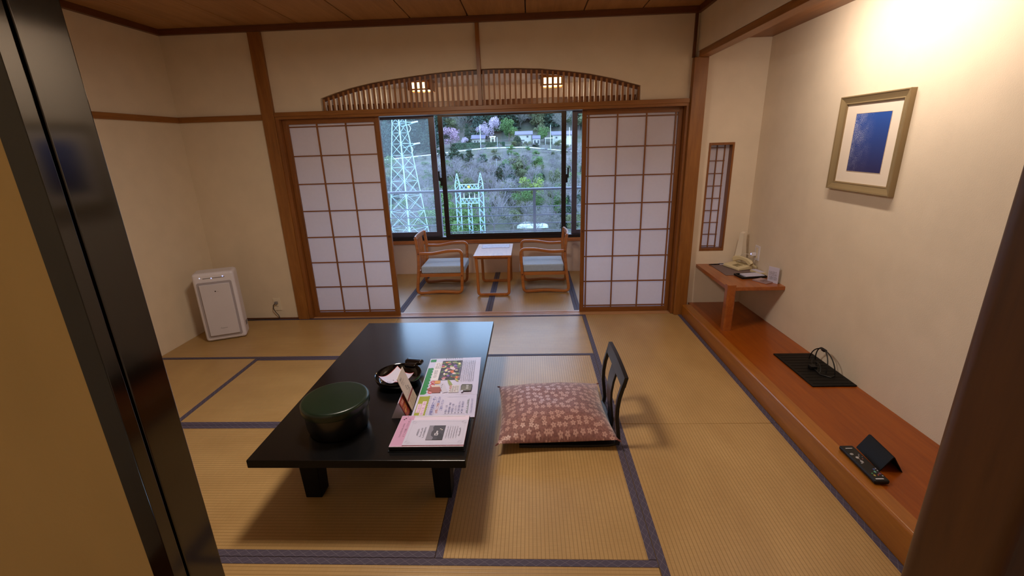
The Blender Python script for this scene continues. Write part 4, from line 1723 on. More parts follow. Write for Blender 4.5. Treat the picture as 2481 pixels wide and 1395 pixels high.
for i in range(5):
    P.greek(-.042, -.05+i*.012, .08, .007, (96, 70, 72), rnd)
P.rect(-.046, .012, .046, .056, (170, 140, 140))
P.obj('print', bk)
sg = onb('desk_sign', 'upright white card in a clear stand near the desk end', 'sign', 1.872, 3.462, rz=math.radians(-60))
bm = nb()
box(bm, -.042, .042, -.002, .002, 0, .124)
obj('card', bm, 'paper_white', sg)
part_box('foot', sg, 'window_glass', -.042, .042, .0025, .032, 0, .003)
part_box('back_leaf', sg, 'window_glass', -.042, .042, .0025, .004, .0032, .106)
P = Print(T(0, -.0021, 0) @ Matrix.Rotation(PI/2, 4, 'X'))
for i in range(3):
    P.greek(-.034, .082-i*.012, .06, .007, (110, 100, 104), rnd)
for i in range(3):
    P.greek(-.03, .044-i*.010, .062, .006, (70, 62, 66), rnd)
P.rect(-.036, .060, .036, .0605, (120, 110, 112))
P.obj('print', sg)
nbx = onb('card_box', 'small cream slip box beside the alcove wall behind the tray', 'box', 1.882, 3.725, rz=math.radians(12))
bm = nb()
box(bm, -.028, .028, -.06, .06, 0, .022, bev=.003)
obj('body', bm, 'phone_plastic', nbx)
part_box('slip', nbx, 'paper_white', -.024, .024, -.055, .055, .0222, .0235)
pn = onb('pen', 'dark ballpoint pen lying by the end wall on the desk', 'pen', 1.66, 4.028, rz=.10)
bm = nb()
tube(bm, [(-.07, 0, .005), (-.062, 0, .005), (-.02, 0, .005), (.065, 0, .005)], [.001, .004, .005, .0045], 8)
obj('barrel', bm, 'black_plastic', pn)
part_box('clip', pn, 'rail_metal', .025, .064, -.001, .001, .0098, .011)
sl = onb('paper_slip', 'folded white paper slip beside the dark pen on the desk', 'paper', 1.735, 4.040, rz=-.05)
part_box('slip', sl, 'paper_white', -.045, .03, -.02, .02, 0, .006, bev=.001, seg=1)
so = thing('wall_socket', 'white double socket on the alcove wall above the desk', 'socket', (XA, 3.845, .617))
bm = nb()
box(bm, -.008, 0, -.040, .040, -.062, .062, bev=.003)
obj('cover_plate', bm, 'white_plastic', so)
part_box('inner_plate', so, 'outlet_plastic', -.0095, -.0082, -.018, .018, -.045, .045)
ch = thing('phone_charger', 'white plug charger glowing blue in the alcove socket', 'charger', (XA, 3.855, .605))
bm = nb()
box(bm, -.050, -.0098, -.014, .014, -.014, .014, bev=.004)
obj('body', bm, 'white_plastic', ch)
bm = nb()
lathe(bm, [(0, .003), (.005, .002), (.006, 0)], 12, mat=T(-.050, -.002, .002) @ Matrix.Rotation(-PI/2, 4, 'Y'))
obj('indicator_light', bm, 'led_blue', ch)
bm = nb()
tube(bm, [(-.048, .006, -.004), (-.07, .03, -.006), (-.085, .07, -.014), (-.090, .10, -.035), (-.088, .115, -.08), (-.080, .12, -.127)], .0022, 6)
obj('cable', bm, 'cable_white', ch)
c2 = thing('phone_line', 'thin cream telephone wire hanging below the alcove socket', 'wire', (XA, 3.85, .56))
bm = nb()
tube(bm, [(-.010, 0, .0), (-.018, 0, -.02), (-.018, -.004, -.06), (-.022, -.01, -.082), (-.05, -.03, -.0865)], .0016, 6)
obj('wire', bm, 'cable_white', c2)

# ------------------------------------------------------------------ picture in the alcove
pc = thing('framed_picture', 'blue print with white scrolls in a gold frame on the alcove wall', 'picture', (XA, 2.776, 1.501))
FW, FH, DEP = .266, .268, .032
R90 = Matrix(((0, 0, -1, 0), (-1, 0, 0, 0), (0, 1, 0, 0), (0, 0, 0, 1)))   # local x -> -y, y -> z, z -> -x
bm = nb()
pts2 = [(-FW, -FH), (FW, -FH), (FW, FH), (-FW, FH)]
prof = [(0, .0), (0, DEP-.003), (.003, DEP), (.008, DEP-.001), (.010, DEP-.003), (.024, DEP-.010), (.038, DEP-.014), (.041, DEP-.0125), (.044, DEP-.013), (.048, DEP-.019), (.048, .006)]
rings = []
for inset, zz in prof:
    rings.append([bm.verts.new(R90 @ Vector((math.copysign(FW-inset, x), math.copysign(FH-inset, y), zz))) for x, y in pts2])
for k, (a, b) in enumerate(zip(rings, rings[1:])):
    for i in range(4):
        f = bm.faces.new((a[i], a[(i+1) % 4], b[(i+1) % 4], b[i]))
        f.material_index = 1 if k in (3, 8) else 0
obj('frame', bm, ['frame_gold', 'frame_gold_dark'], pc, angle=15)
bm = nb()
box(bm, -FW+.0475, FW-.0475, -FH+.0475, FH-.0475, .004, .009, mat=R90)
obj('mat_board', bm, 'mat_board', pc)
bm = nb()
box(bm, -.137, .137, -.160, .160, .0091, .0100)
ar = obj('print', bm, 'blue_print', pc)
ar.matrix_local = R90 @ Matrix.Translation((.008, .006, 0))
bm = nb()
for q in ((-.139, -.137, -.162, .162), (.137, .139, -.162, .162), (-.137, .137, .160, .162), (-.137, .137, -.162, -.160)):
    box(bm, q[0]+.008, q[1]+.008, q[2]+.006, q[3]+.006, .0091, .0106, mat=R90)
obj('mat_bevel', bm, M('bevel_tan', rgb(186, 166, 146), .7), pc)

# ------------------------------------------------------------------ things on the raised floor
tilt = math.atan(-.0175)
bb = thing('black_board', 'flat black board lying on the alcove floor against the wall', 'board', (1.785, 2.692, stepz(2.692)+.001))
bb.rotation_euler = (tilt, 0, 0)
bm = nb()
box(bm, -.128, .130, -.228, .228, 0, .008, bev=.0015, seg=1)
obj('board', bm, 'board_black', bb)
for i in range(11):
    y = -.20+i*.04
    part_box('ridge', bb, 'board_black', -.11, .12, y-.002, y+.002, .0081, .0092)
ck = thing('cable_coil', 'loops of black cable standing on the black alcove board', 'cable', (1.84, 2.70, stepz(2.70)+.0102))
bm = nb()


def arc(cy, ry, rz_, x0, x1, n=20):
    return [(x0+(x1-x0)*i/n, cy-ry*math.cos(PI*i/n), .004+rz_*math.sin(PI*i/n)) for i in range(n+1)]


tube(bm, arc(0, .115, .118, .02, -.005), .0035, 7)
tube(bm, arc(.01, .095, .122, -.015, .03), .0035, 7)
tube(bm, arc(-.02, .06, .03, -.05, .0), .0035, 7)
tube(bm, [(.02, -.115, .004), (-.02, -.14, .004), (-.06, -.10, .004), (-.05, -.02, .004), (-.02, .06, .004), (.01, .105, .004)], .0035, 7)
obj('cable', bm, 'cable_black', ck)
part_box('plug', ck, 'black_plastic', -.075, -.035, -.03, .01, 0, .02, bev=.004)
part_box('tie', ck, 'black_plastic', -.005, .018, -.012, .018, .112, .126, bev=.004)
rm = thing('remote_control', 'black remote control with coloured buttons on the alcove floor', 'remote control', (1.462, 1.752, stepz(1.752)+.0035))
rm.rotation_euler = (tilt, math.radians(-2), math.radians(-1.5))
bm = nb()
box(bm, -.031, .031, -.122, .122, 0, .020, bev=.007, seg=3)
obj('body', bm, 'black_plastic', rm)
bm = nb()
box(bm, -.029, .029, .090, .1225, .004, .0195, bev=.006, seg=3)
obj('front_cap', bm, M('navy_plastic', rgb(30, 36, 74), .25), rm, label='navy front end')
kc = [(-.015, .055, .008, .007, (150, 148, 150)), (-.006, .030, .007, .008, (176, 170, 168)), (-.004, .002, .006, .010, (150, 146, 148)), (.006, .04, .003, .004, (140, 136, 140)),
      (.012, .050, .003, .004, (120, 116, 124)), (.010, .020, .003, .003, (150, 90, 84)), (-.012, -.010, .004, .003, (140, 140, 144)), (.018, .035, .002, .003, (110, 106, 112)),
      (.012, -.050, .004, .006, (60, 80, 140)), (.006, -.066, .004, .007, (90, 160, 140)), (-.010, -.088, .004, .006, (170, 150, 60)), (-.012, -.076, .003, .004, (70, 140, 80)),
      (.018, -.078, .006, .006, (110, 50, 76)), (.006, -.086, .003, .003, (190, 90, 60)), (.021, -.058, .003, .004, (150, 150, 158)), (.022, -.045, .003, .004, (140, 140, 150)), (.020, -.092, .003, .004, (150, 150, 160))]
for x, y, a, b, c in kc:
    bm = nb()
    lathe(bm, [(0, .002), (.8, .0018), (1, 0)], 10, mat=T(x, y, .0199) @ Matrix.Diagonal((a, b, 1, 1)))
    obj('button', bm, flat('%d_%d_%d' % c, c), rm)
P = Print(T(0, 0, .0200))
P.rect(-.016, .096, .014, .100, (200, 200, 206))
P.rect(-.020, -.112, .012, -.106, (196, 194, 200))
P.rect(-.005, .008, -.003, .026, (150, 120, 116))
P.obj('print', rm)
sn = thing('tent_sign', 'small blank black tent-shaped stand behind the remote control', 'sign', (1.565, 1.800, stepz(1.80)+.001))
sn.rotation_euler = (tilt, 0, math.radians(-5))
bm = nb()
RY = Matrix(((1, 0, 0, 0), (0, 0, -1, 0), (0, 1, 0, 0), (0, 0, 0, 1)))
prism(bm, [(-.047, 0), (-.043, 0), (0.0, .070), (-.002, .074), (-.005, .072)], -.085, .085, mat=RY)
obj('front_leaf', bm, 'matte_black', sn)
bm = nb()
prism(bm, [(.043, 0), (.047, 0), (.003, .073), (.0005, .069)], -.085, .085, mat=RY)
obj('back_leaf', bm, 'matte_black', sn)
# ------------------------------------------------------------------ the hillside across the valley
def ridge(x):
    """height of the guard-railed road along the hill"""
    pts = [(-90, -4.5), (-44, -1.9), (-35, -1.25), (-29, -.75), (-20, .06), (-13, .6), (-1, .55), (9, -.65), (14, -1.1), (60, -4)]
    for (a, za), (b, zb) in zip(pts, pts[1:]):
        if a <= x <= b:
            t = (x-a)/(b-a)
            return za+(zb-za)*t
    return -4


def ground(x, y):
    prof = [(8, -16), (50, -13.4), (70, -11.7), (100, -6.9), (125, -2.3), (138, .0), (146, .35), (165, 2.1), (178, 3.4), (260, 58), (330, 90)]
    z = 90
    for (a, za), (b, zb) in zip(prof, prof[1:]):
        if a <= y <= b:
            t = (y-a)/(b-a)
            z = za+(zb-za)*t
            break
    if y < 8:
        z = -16
    k = max(0, min(1, (y-70)/68)) if y < 146 else max(0, 1-(y-146)/40)
    return z+(ridge(x)-.3)*k+.35*math.sin(x*.31+y*.17)*math.sin(y*.23-x*.11)*(1 if y < 134 else .3)


bm = nb()
xs_ = [-150+5*i for i in range(49)]
ys_ = [8+4*i for i in range(32)]+[136+3*i for i in range(20)]+[200+10*i for i in range(14)]
g = [[bm.verts.new((x, y, ground(x, y))) for y in ys_] for x in xs_]
for i in range(len(xs_)-1):
    for j in range(len(ys_)-1):
        bm.faces.new((g[i][j], g[i+1][j], g[i+1][j+1], g[i][j+1]))
tag(obj('hill', bm, 'hillside', angle=80), 'wooded hillside across the valley seen through the window', 'hill', kind='structure')


def at(kx, kz, y):
    """a point on the hill seen kx to the right and kz above eye level per metre of distance y"""
    return kx*y, y, EYE+kz*y


# road with pale guard rail
bm = nb()
rows = []
for i in range(60):
    x = -60+1.7*i
    y = 139.5
    z = ridge(x)
    rows.append((x, y, z))
sweep(bm, [(x, y+2.3, ground(x, y+2.3)+.05) for x, y, z in rows], rect(3.4, .12))
tag(obj('road', bm, 'road_grey'), 'narrow road crossing the hill above the slope', 'road', kind='structure')
gr_ = thing('guard_rail', 'long pale guard rail curving along the hillside road', 'guard rail', (0, 139.5, 0))
bm = nb()
sweep(bm, [(x, 0, ridge(x)+.02) for x, y, z in rows], rect(.10, .26))
obj('rail', bm, 'guard_white', gr_)
for x, y, z in rows[::2]:
    part_box('post', gr_, 'pole_grey', x-.05, x+.05, .06, .16, z-.9, z+.1)

# pylon
def strut(bm, a, b, r):
    a, b = Vector(a), Vector(b)
    sweep(bm, [a, b], circ(r, 4))


def lattice_mast(name, label, cat, base, heights, sizes, rz, r_leg, r_br, color='steel_pale'):
    t = thing(name, label, cat, base, rz)
    cs = lambda s: [(-s/2, -s/2), (s/2, -s/2), (s/2, s/2), (-s/2, s/2)]
    for k in range(4):
        bm = nb()
        sweep(bm, [(*cs(s)[k], h) for h, s in zip(heights, sizes)], circ(r_leg, 5))
        obj('leg', bm, color, t)
    for side in range(4):
        bm = nb()
        for (h0, s0), (h1, s1) in zip(zip(heights, sizes), zip(heights[1:], sizes[1:])):
            a0, b0 = cs(s0)[side], cs(s0)[(side+1) % 4]
            a1, b1 = cs(s1)[side], cs(s1)[(side+1) % 4]
            strut(bm, (*a0, h0), (*b1, h1), r_br)
            strut(bm, (*b0, h0), (*a1, h1), r_br)
            strut(bm, (*a1, h1), (*b1, h1), r_br*.8)
        obj('bracing', bm, color, t)
    return t


hs = [0, 2.6, 4.9, 7.1, 9.1, 11.0, 12.7, 14.2, 15.6, 16.9, 18.0, 19.0, 20.0, 21.0, 22.0, 23.0, 24.0, 26.0, 28.0]
ss = [max(1.0, 4.25-.168*h) if h < 18 else 1.2-.02*(h-18) for h in hs]
Yp = 60
pyl = lattice_mast('power_pylon', 'tall pale steel lattice pylon behind the left window pane', 'pylon', (-.2715*Yp, Yp, -13.6), hs, ss, math.radians(-31), .062, .025)
for hz, L_ in ((17.95, 2.05), (15.4, 2.1), (20.5, 2.1)):
    for s in (1,):
        bm = nb()
        c = Vector((0, 0, hz))
        R31 = Matrix.Rotation(math.radians(31), 4, 'Z')
        for a in ((.3*s, -.3, hz-.3), (.3*s, .3, hz-.3), (.3*s, -.3, hz+.25), (.3*s, .3, hz+.25)):
            strut(bm, R31 @ Vector(a), R31 @ Vector((s*L_, 0, hz+.12)), .035)
        obj('cross_arm', bm, 'steel_pale', pyl)
        bm = nb()
        pts = [R31 @ Vector((s*(L_-.5+.55*k/5), -.9*k/5*0, hz+.12-.0*k)) for k in range(6)]
        tube(bm, [pts[0], pts[-1]+Vector((.35*s, 0, .1))], .09, 8)
        tube(bm, [R31 @ Vector((s*(L_-.9+.25*math.sin(k*.8)), 0, hz-.1-.22*k)) for k in range(5)], .04, 6)
        obj('insulator', bm, 'insulator_white', pyl)

# substation gantry
Yg = 60
gt = thing('substation_gantry', 'pale blue H-shaped steel lattice gantry among the trees', 'gantry', (-.1325*Yg, Yg, -13.6))


def lat_col(bm, x0, z0, z1, w_, r=.036, taper=None):
    n_ = max(2, int((z1-z0)/(w_*1.1)))
    for sx_ in (-1, 1):
        for sy_ in (-1, 1):
            strut(bm, (x0+sx_*w_/2, sy_*w_/2, z0), (x0+sx_*w_/2, sy_*w_/2, z1), r)
    for k in range(n_):
        a, b = z0+(z1-z0)*k/n_, z0+(z1-z0)*(k+1)/n_
        s = 1 if k % 2 else -1
        for sy_ in (-1, 1):
            strut(bm, (x0-s*w_/2, sy_*w_/2, a), (x0+s*w_/2, sy_*w_/2, b), r*.7)
        for sx_ in (-1, 1):
            strut(bm, (x0+sx_*w_/2, -s*w_/2, a), (x0+sx_*w_/2, s*w_/2, b), r*.7)


for cx in (-1.50, 1.53):
    bm = nb()
    lat_col(bm, cx, 0, 10.35, .58)
    obj('column', bm, 'steel_pale', gt)
    bm = nb()
    for sx_ in (-1, 1):
        for sy_ in (-1, 1):
            strut(bm, (cx+sx_*.29, sy_*.29, 10.35), (cx+sx_*.02, sy_*.02, 11.75), .036)
    for k in range(4):
        w0, w1 = .29*(1-k/4.3), .29*(1-(k+1)/4.3)
        s = 1 if k % 2 else -1
        strut(bm, (cx-s*w0, -w0, 10.35+.33*k), (cx+s*w1, -w1, 10.35+.33*(k+1)), .026)
    obj('peak', bm, 'steel_pale', gt)


def lat_beam(bm, z0, z1):
    n_ = 9
    for z in (z0, z1):
        for sy_ in (-1, 1):
            strut(bm, (-1.21, sy_*.25, z), (1.24, sy_*.25, z), .036)
    for k in range(n_):
        a, b = -1.21+2.45*k/n_, -1.21+2.45*(k+1)/n_
        s = k % 2
        for sy_ in (-1, 1):
            strut(bm, (a, sy_*.25, z1 if s else z0), (b, sy_*.25, z0 if s else z1), .026)


for z0, z1 in ((9.76, 10.33), (7.9, 8.52)):
    bm = nb()
    lat_beam(bm, z0, z1)
    obj('beam', bm, 'steel_pale', gt)
bm = nb()
lat_col(bm, -.03, 2.0, 7.88, .46, .03)
obj('ladder', bm, 'steel_pale', gt)
for xx in (-.72, 0.0, .68):
    bm = nb()
    tube(bm, [(xx, 0, 8.55), (xx, 0, 8.8), (xx, 0, 9.25)], [.07, .05, .02], 6)
    obj('insulator', bm, 'insulator_white', gt)
part_box('sign_plate', gt, 'sign_yellow', -.15, .15, -.30, -.27, 9.9, 10.2)

# houses on the terrace
def house(name, label, x0, x1, y, zb, ze, zr, depth=5, over=.5, windows=()):
    h = thing(name, label, 'house', ((x0+x1)/2, y, zb))
    L_ = (x1-x0)/2
    part_box('wall', h, 'house_wall', -L_+over, L_-over, 0, depth, -1.5, ze-zb)
    bm = nb()
    prism(bm, [(-over*.8, ze-zb-.12), (depth/2, zr-zb), (depth+over*.8, ze-zb-.12), (depth+over*.8, ze-zb+.06), (depth/2, zr-zb+.2), (-over*.8, ze-zb+.06)], -L_, L_, mat=Matrix(((0, 0, 1, 0), (1, 0, 0, 0), (0, 1, 0, 0), (0, 0, 0, 1))))
    obj('roof', bm, 'house_roof', h)
    for wx0, wx1, wz0, wz1 in windows:
        part_box('window', h, 'house_dark', wx0, wx1, -.06, -.005, wz0, wz1)
    return h


house('house', 'low white house with a grey roof beside the pink blossom tree', -20.3, -15.2, 165, 2.2, 3.65, 4.75, windows=((-1.4, -.9, .3, .8), (-.4, .1, .0, .8), (.6, 1.1, .1, .8)))
h2 = house('house', 'larger white house with lilac roof, behind the round bush', -4.75, 1.1, 156, 1.2, 4.35, 5.3, windows=((-1.6, .2, 1.2, 1.55), (.9, 1.5, 2.2, 2.8), (-1.2, -.4, .1, 1.0), (.2, 1.0, .1, 1.0)))
house('shed', 'low annex with a lilac roof joined to the larger white house', .9, 3.6, 154, 1.3, 2.95, 3.8, depth=3, over=.2, windows=((-.8, -.2, .1, 1.2), (.3, .9, .1, 1.2)))
house('house', 'white house with grey roof at the right end of the terrace', 7.3, 14.5, 160, 1.6, 4.0, 5.0, windows=((-2.2, -1.6, 1.3, 1.8), (.4, 1.4, 1.2, 1.9)))
cpt = thing('carport', 'flat pale carport roof beside the rightmost white house', 'carport', (6.55, 157, 1.2))
part_box('roof', cpt, 'guard_white', -1.5, 1.4, 0, 3, 1.75, 1.95)
for xx in (-1.3, 1.2):
    for yy in (.1, 2.8):
        part_box('post', cpt, 'pole_grey', xx-.05, xx+.05, yy, yy+.1, -.6, 1.749)
gte = thing('shrine_gate', 'small white gate with a broad top bar between house and hedge', 'gate', (-12.3, 160, 2.0))
part_box('crossbar', gte, 'guard_white', -1.0, 1.0, -.2, .2, 1.85, 2.25)
part_box('tie_beam', gte, 'guard_white', -.75, .75, -.1, .1, 1.35, 1.5)
for xx in (-.6, .6):
    part_box('post', gte, 'guard_white', xx-.14, xx+.14, -.14, .14, -1.0, 1.849)

# poles
for kx, k0, k1, y, r, lab in ((-.1027, -.006, .0407, 146, .16, 'tall white utility pole in front of the low white house'), (.0440, -.012, .0353, 146, .16, 'tall white utility pole in front of the carport'),
                              (.0831, -.012, .0295, 147, .15, 'pale utility pole furthest to the right beyond the window frame'), (-.0677, -.006, .0149, 146, .09, 'thin short pole on the road beside the white gate'),
                              (-.0416, -.034, -.0167, 122, .07, 'thin pale post standing alone on the slope below the road'), (-.0708, -.046, -.0291, 112, .07, 'thin pale post on the slope near the dark pines')):
    x, yy, z1 = at(kx, k1, y)
    p_ = thing('utility_pole', lab, 'pole', (x, yy, EYE+k0*y-.8))
    hh = z1-(EYE+k0*y-.8)
    bm = nb()
    tube(bm, [(0, 0, 0), (0, 0, hh)], [r*.6, r*.42], 8)
    obj('shaft', bm, 'pole_grey', p_)

# ------------------------------------------------------------------ trees
tr_ = random.Random(11)


def leaf_quad(bm, p, s, rr, mi=0):
    a = Vector((rr.gauss(0, 1), rr.gauss(0, 1), rr.gauss(0, .8))).normalized()
    b = a.cross(Vector((rr.gauss(0, 1), rr.gauss(0, 1), rr.gauss(0, 1)))).normalized()
    f = bm.faces.new([bm.verts.new(p+a*s*u+b*s*v) for u, v in ((-1, -.6), (1, -.6), (.7, .7), (-.8, .6))])
    f.material_index = mi


def crown_mesh(name, kind, mat, rr, n=700, size=.2):
    """unit crown: height 1, sits on z=0"""
    bm = nb()
    sweep(bm, [(0, 0, -.06), (.01, 0, .3), (0, .01, .62)], circ(.022, 5), mi=1, scale=[1.2, .8, .3])
    if kind == 'cone':
        for i in range(n):
            t = rr.random()**1.3
            r = (.05+.25*(1-t))*math.sqrt(rr.random())*(1+.25*math.sin(t*40))
            a = rr.uniform(0, 2*PI)
            leaf_quad(bm, Vector((r*math.cos(a), r*math.sin(a), .10+.9*t-.10*r)), size*rr.uniform(.5, 1)*(1-.45*t), rr)
    elif kind == 'round':
        cl = [(Vector((rr.gauss(0, .17), rr.gauss(0, .17), .30+.55*rr.random())), rr.uniform(.12, .22)) for _ in range(11)]
        for i in range(n):
            c, r = cl[int(rr.random()*len(cl))]
            d = Vector((rr.gauss(0, 1), rr.gauss(0, 1), rr.gauss(0, 1))).normalized()*r*rr.random()**.35
            leaf_quad(bm, c+d, size*rr.uniform(.5, 1), rr)
    elif kind == 'bush':
        for i in range(n):
            d = Vector((rr.gauss(0, 1), rr.gauss(0, 1), abs(rr.gauss(0, 1)))).normalized()*rr.random()**.3
            leaf_quad(bm, Vector((d.x*.5, d.y*.5, d.z*.95)), size*rr.uniform(.5, 1), rr)
    return mesh_of(name, bm, [mat, 'bark'], angle=0, recalc=False)


def bare_mesh(name, mat, rr, spread=.5, depth=6, base=.015, leaf=None):
    bm = nb()

    def grow(p, d, L_, r, k):
        q = p+d*L_
        mid = (p+q)/2+Vector((rr.gauss(0, .04), rr.gauss(0, .04), 0))*L_
        sweep(bm, [p, mid, q], circ(r, 3), scale=[1, .85, .7], caps=False)
        if leaf and k <= 2:
            for _ in range(3):
                leaf_quad(bm, q+Vector((rr.gauss(0, .05), rr.gauss(0, .05), rr.gauss(0, .05))), .03, rr, 1)
        if k == 0:
            return
        for _ in range(3 if k > 1 else 4):
            nd_ = (d+Vector((rr.gauss(0, spread), rr.gauss(0, spread), rr.gauss(.08, spread*.6)))).normalized()
            grow(q if rr.random() < .6 else mid, nd_, L_*rr.uniform(.6, .85), max(r*.64, .0016), k-1)
    grow(Vector((0, 0, -.05)), Vector((0, 0, 1)), .30, base, depth)
    zmax = max(v.co.z for v in bm.verts)
    for v in bm.verts:
        v.co *= 1/zmax
    return mesh_of(name, bm, [mat]+([leaf] if leaf else []), angle=0, recalc=False)


conA = [crown_mesh('conifer', 'cone', 'leaf_conifer', tr_, 2200, .034) for _ in range(3)]
conB = [crown_mesh('conifer_blue', 'cone', 'leaf_conifer_blue', tr_, 2200, .034) for _ in range(2)]
rndA = [crown_mesh('broad', 'round', 'leaf_olive', tr_, 2600, .024) for _ in range(2)]
grnA = [crown_mesh('green', 'round', 'leaf_green', tr_, 2800, .024) for _ in range(2)]
yelA = [crown_mesh('yellow', 'round', 'leaf_yellow', tr_, 2400, .021)]
pnkA = [crown_mesh('pink', 'round', 'blossom_pink', tr_, 2400, .022)]
palA = [crown_mesh('pale', 'round', 'blossom_pale', tr_, 1700, .022)]
busA = [crown_mesh('bush', 'bush', 'leaf_conifer', tr_, 2400, .05)]
barL = [bare_mesh('bare_l', 'twig_lilac', tr_) for _ in range(3)]
barG = [bare_mesh('bare_g', 'twig_grey', tr_) for _ in range(2)]
shrL = [bare_mesh('shrub_l', 'twig_lilac', tr_, .85, 6, .012) for _ in range(3)]
shrG = [bare_mesh('shrub_g', 'twig_grey', tr_, .85, 6, .012) for _ in range(2)]


def plant(name, mesh, x, y, h, wd, label, cat, group=None, z=None):
    o = link(name, mesh)
    o.location = (x, y, ground(x, y)-.1 if z is None else z)
    o.rotation_euler = (0, 0, tr_.uniform(0, 2*PI))
    o.scale = (wd, wd, h)
    tag(o, label, cat, group)
    return o




def slope_place(x, y):
    k = x/y
    a = 'high up just under the road' if y > 112 else ('halfway up the slope' if y > 88 else 'low on the slope')
    for lim, s in ((-.24, 'behind the pylon'), (-.165, 'between pylon and gantry'), (-.10, 'behind the gantry'), (-.03, 'right of the gantry'), (.03, 'around the yellow-green tree'), (9, 'at the right end')):
        if k < lim:
            return a+', '+s


def wood_place(x, y):
    k = x/y
    a = 'front of the wood' if y < 193 else 'back of the wood'
    for lim, s in ((-.20, 'behind the pylon'), (-.125, 'behind the pink blossom tree'), (-.06, 'behind the low house and gate'), (.02, 'behind the larger house'), (9, 'behind the rightmost house')):
        if k < lim:
            return 'in the '+a+', '+s


# forest wall behind the terrace
for j, y in enumerate((181, 188, 196, 205, 215, 226, 238)):
    x = -.42*y
    while x < .19*y:
        xx, yy = x+tr_.uniform(-1.2, 1.2), y+tr_.uniform(-2, 2)
        k = tr_.random()
        if k < .62:
            plant('conifer_tree', tr_.choice(conA+conB), xx, yy, tr_.uniform(10, 14), tr_.uniform(11, 15), 'dark conifer '+wood_place(xx, yy), 'tree', 'forest conifers '+wood_place(xx, yy))
        elif k < .84:
            plant('broad_tree', tr_.choice(rndA), xx, yy, tr_.uniform(7, 10), tr_.uniform(9, 12), 'dull olive broadleaf tree '+wood_place(xx, yy), 'tree', 'forest broadleaf trees '+wood_place(xx, yy))
        else:
            plant('bare_tree', tr_.choice(barL+barG), xx, yy, tr_.uniform(8, 11), tr_.uniform(8, 11), 'bare greyish tree '+wood_place(xx, yy), 'tree', 'bare forest trees '+wood_place(xx, yy))
        x += 5.2 if j < 4 else 7.0
for j in range(5):
    y = 150+j*7
    x = -.40*y
    while x < -.175*y-3:
        plant('conifer_tree', tr_.choice(conA+conB), x+tr_.uniform(-1, 1), y+tr_.uniform(-2, 2), tr_.uniform(8, 11), tr_.uniform(8, 11), 'dark conifer in the wood left of the pink blossom tree', 'tree', 'conifers left of the blossom tree')
        x += 5.5
# single trees on the terrace
plant('cherry_tree', pnkA[0], -.1655*158, 158, 6.6, 9.5, 'broad pink blossom tree left of the low white house', 'tree')
plant('cherry_tree', palA[0], -.0765*172, 172, 9.0, 7.0, 'tall pale pink blossom tree behind the white gate', 'tree')
plant('cherry_tree', palA[0], -.0945*170, 170, 6.4, 6.0, 'shorter pale blossom tree right behind the low white house', 'tree')
plant('cherry_tree', palA[0], -.1375*156, 156, 3.6, 3.0, 'smallest pale blossom tree, between pink tree and cypress', 'tree')
plant('broad_tree', grnA[0], -.0425*168, 168, 7.6, 9.0, 'bright green broadleaf tree left of the larger white house', 'tree')
plant('cypress_tree', conA[0], -.1300*160, 160, 7.0, 5.5, 'dark cypress beside the pink blossom tree', 'tree')
plant('round_bush', busA[0], -.0255*150, 150, 3.3, 2.9, 'clipped dark round bush before the larger white house', 'bush')
plant('broad_tree', grnA[1], .031*163, 163, 5.2, 6.0, 'mid green tree between the annex and the carport', 'tree')
plant('broad_tree', rndA[0], .022*168, 168, 6.4, 6.0, 'dull olive tree right behind the annex roof', 'tree')
plant('broad_tree', rndA[1], .059*152, 152, 2.6, 4.0, 'dull olive bush hiding the foot of the rightmost house', 'bush')
plant('round_bush', busA[0], .0125*149, 149, 1.4, 2.2, 'small dark bush in front of the lilac-roofed annex', 'bush')
hg = tag(obj('hedge', bx(-.158*150, -.052*150, 150, 151.4, -1.0, EYE+.0048*150), 'leaf_conifer'), 'long dark clipped hedge above the hillside road', 'hedge')
hr = random.Random(2)
bm = nb()
for i in range(1800):
    p = Vector((hr.uniform(-.158, -.052)*150, hr.uniform(149.8, 151.5), 0))
    p.z = EYE+.0048*150*1.0-hr.random()**1.4*2.2
    leaf_quad(bm, p, .16, hr)
o = obj('hedge_leaves', bm, 'leaf_conifer', hg, angle=0, recalc=False)
o['kind'] = 'stuff'
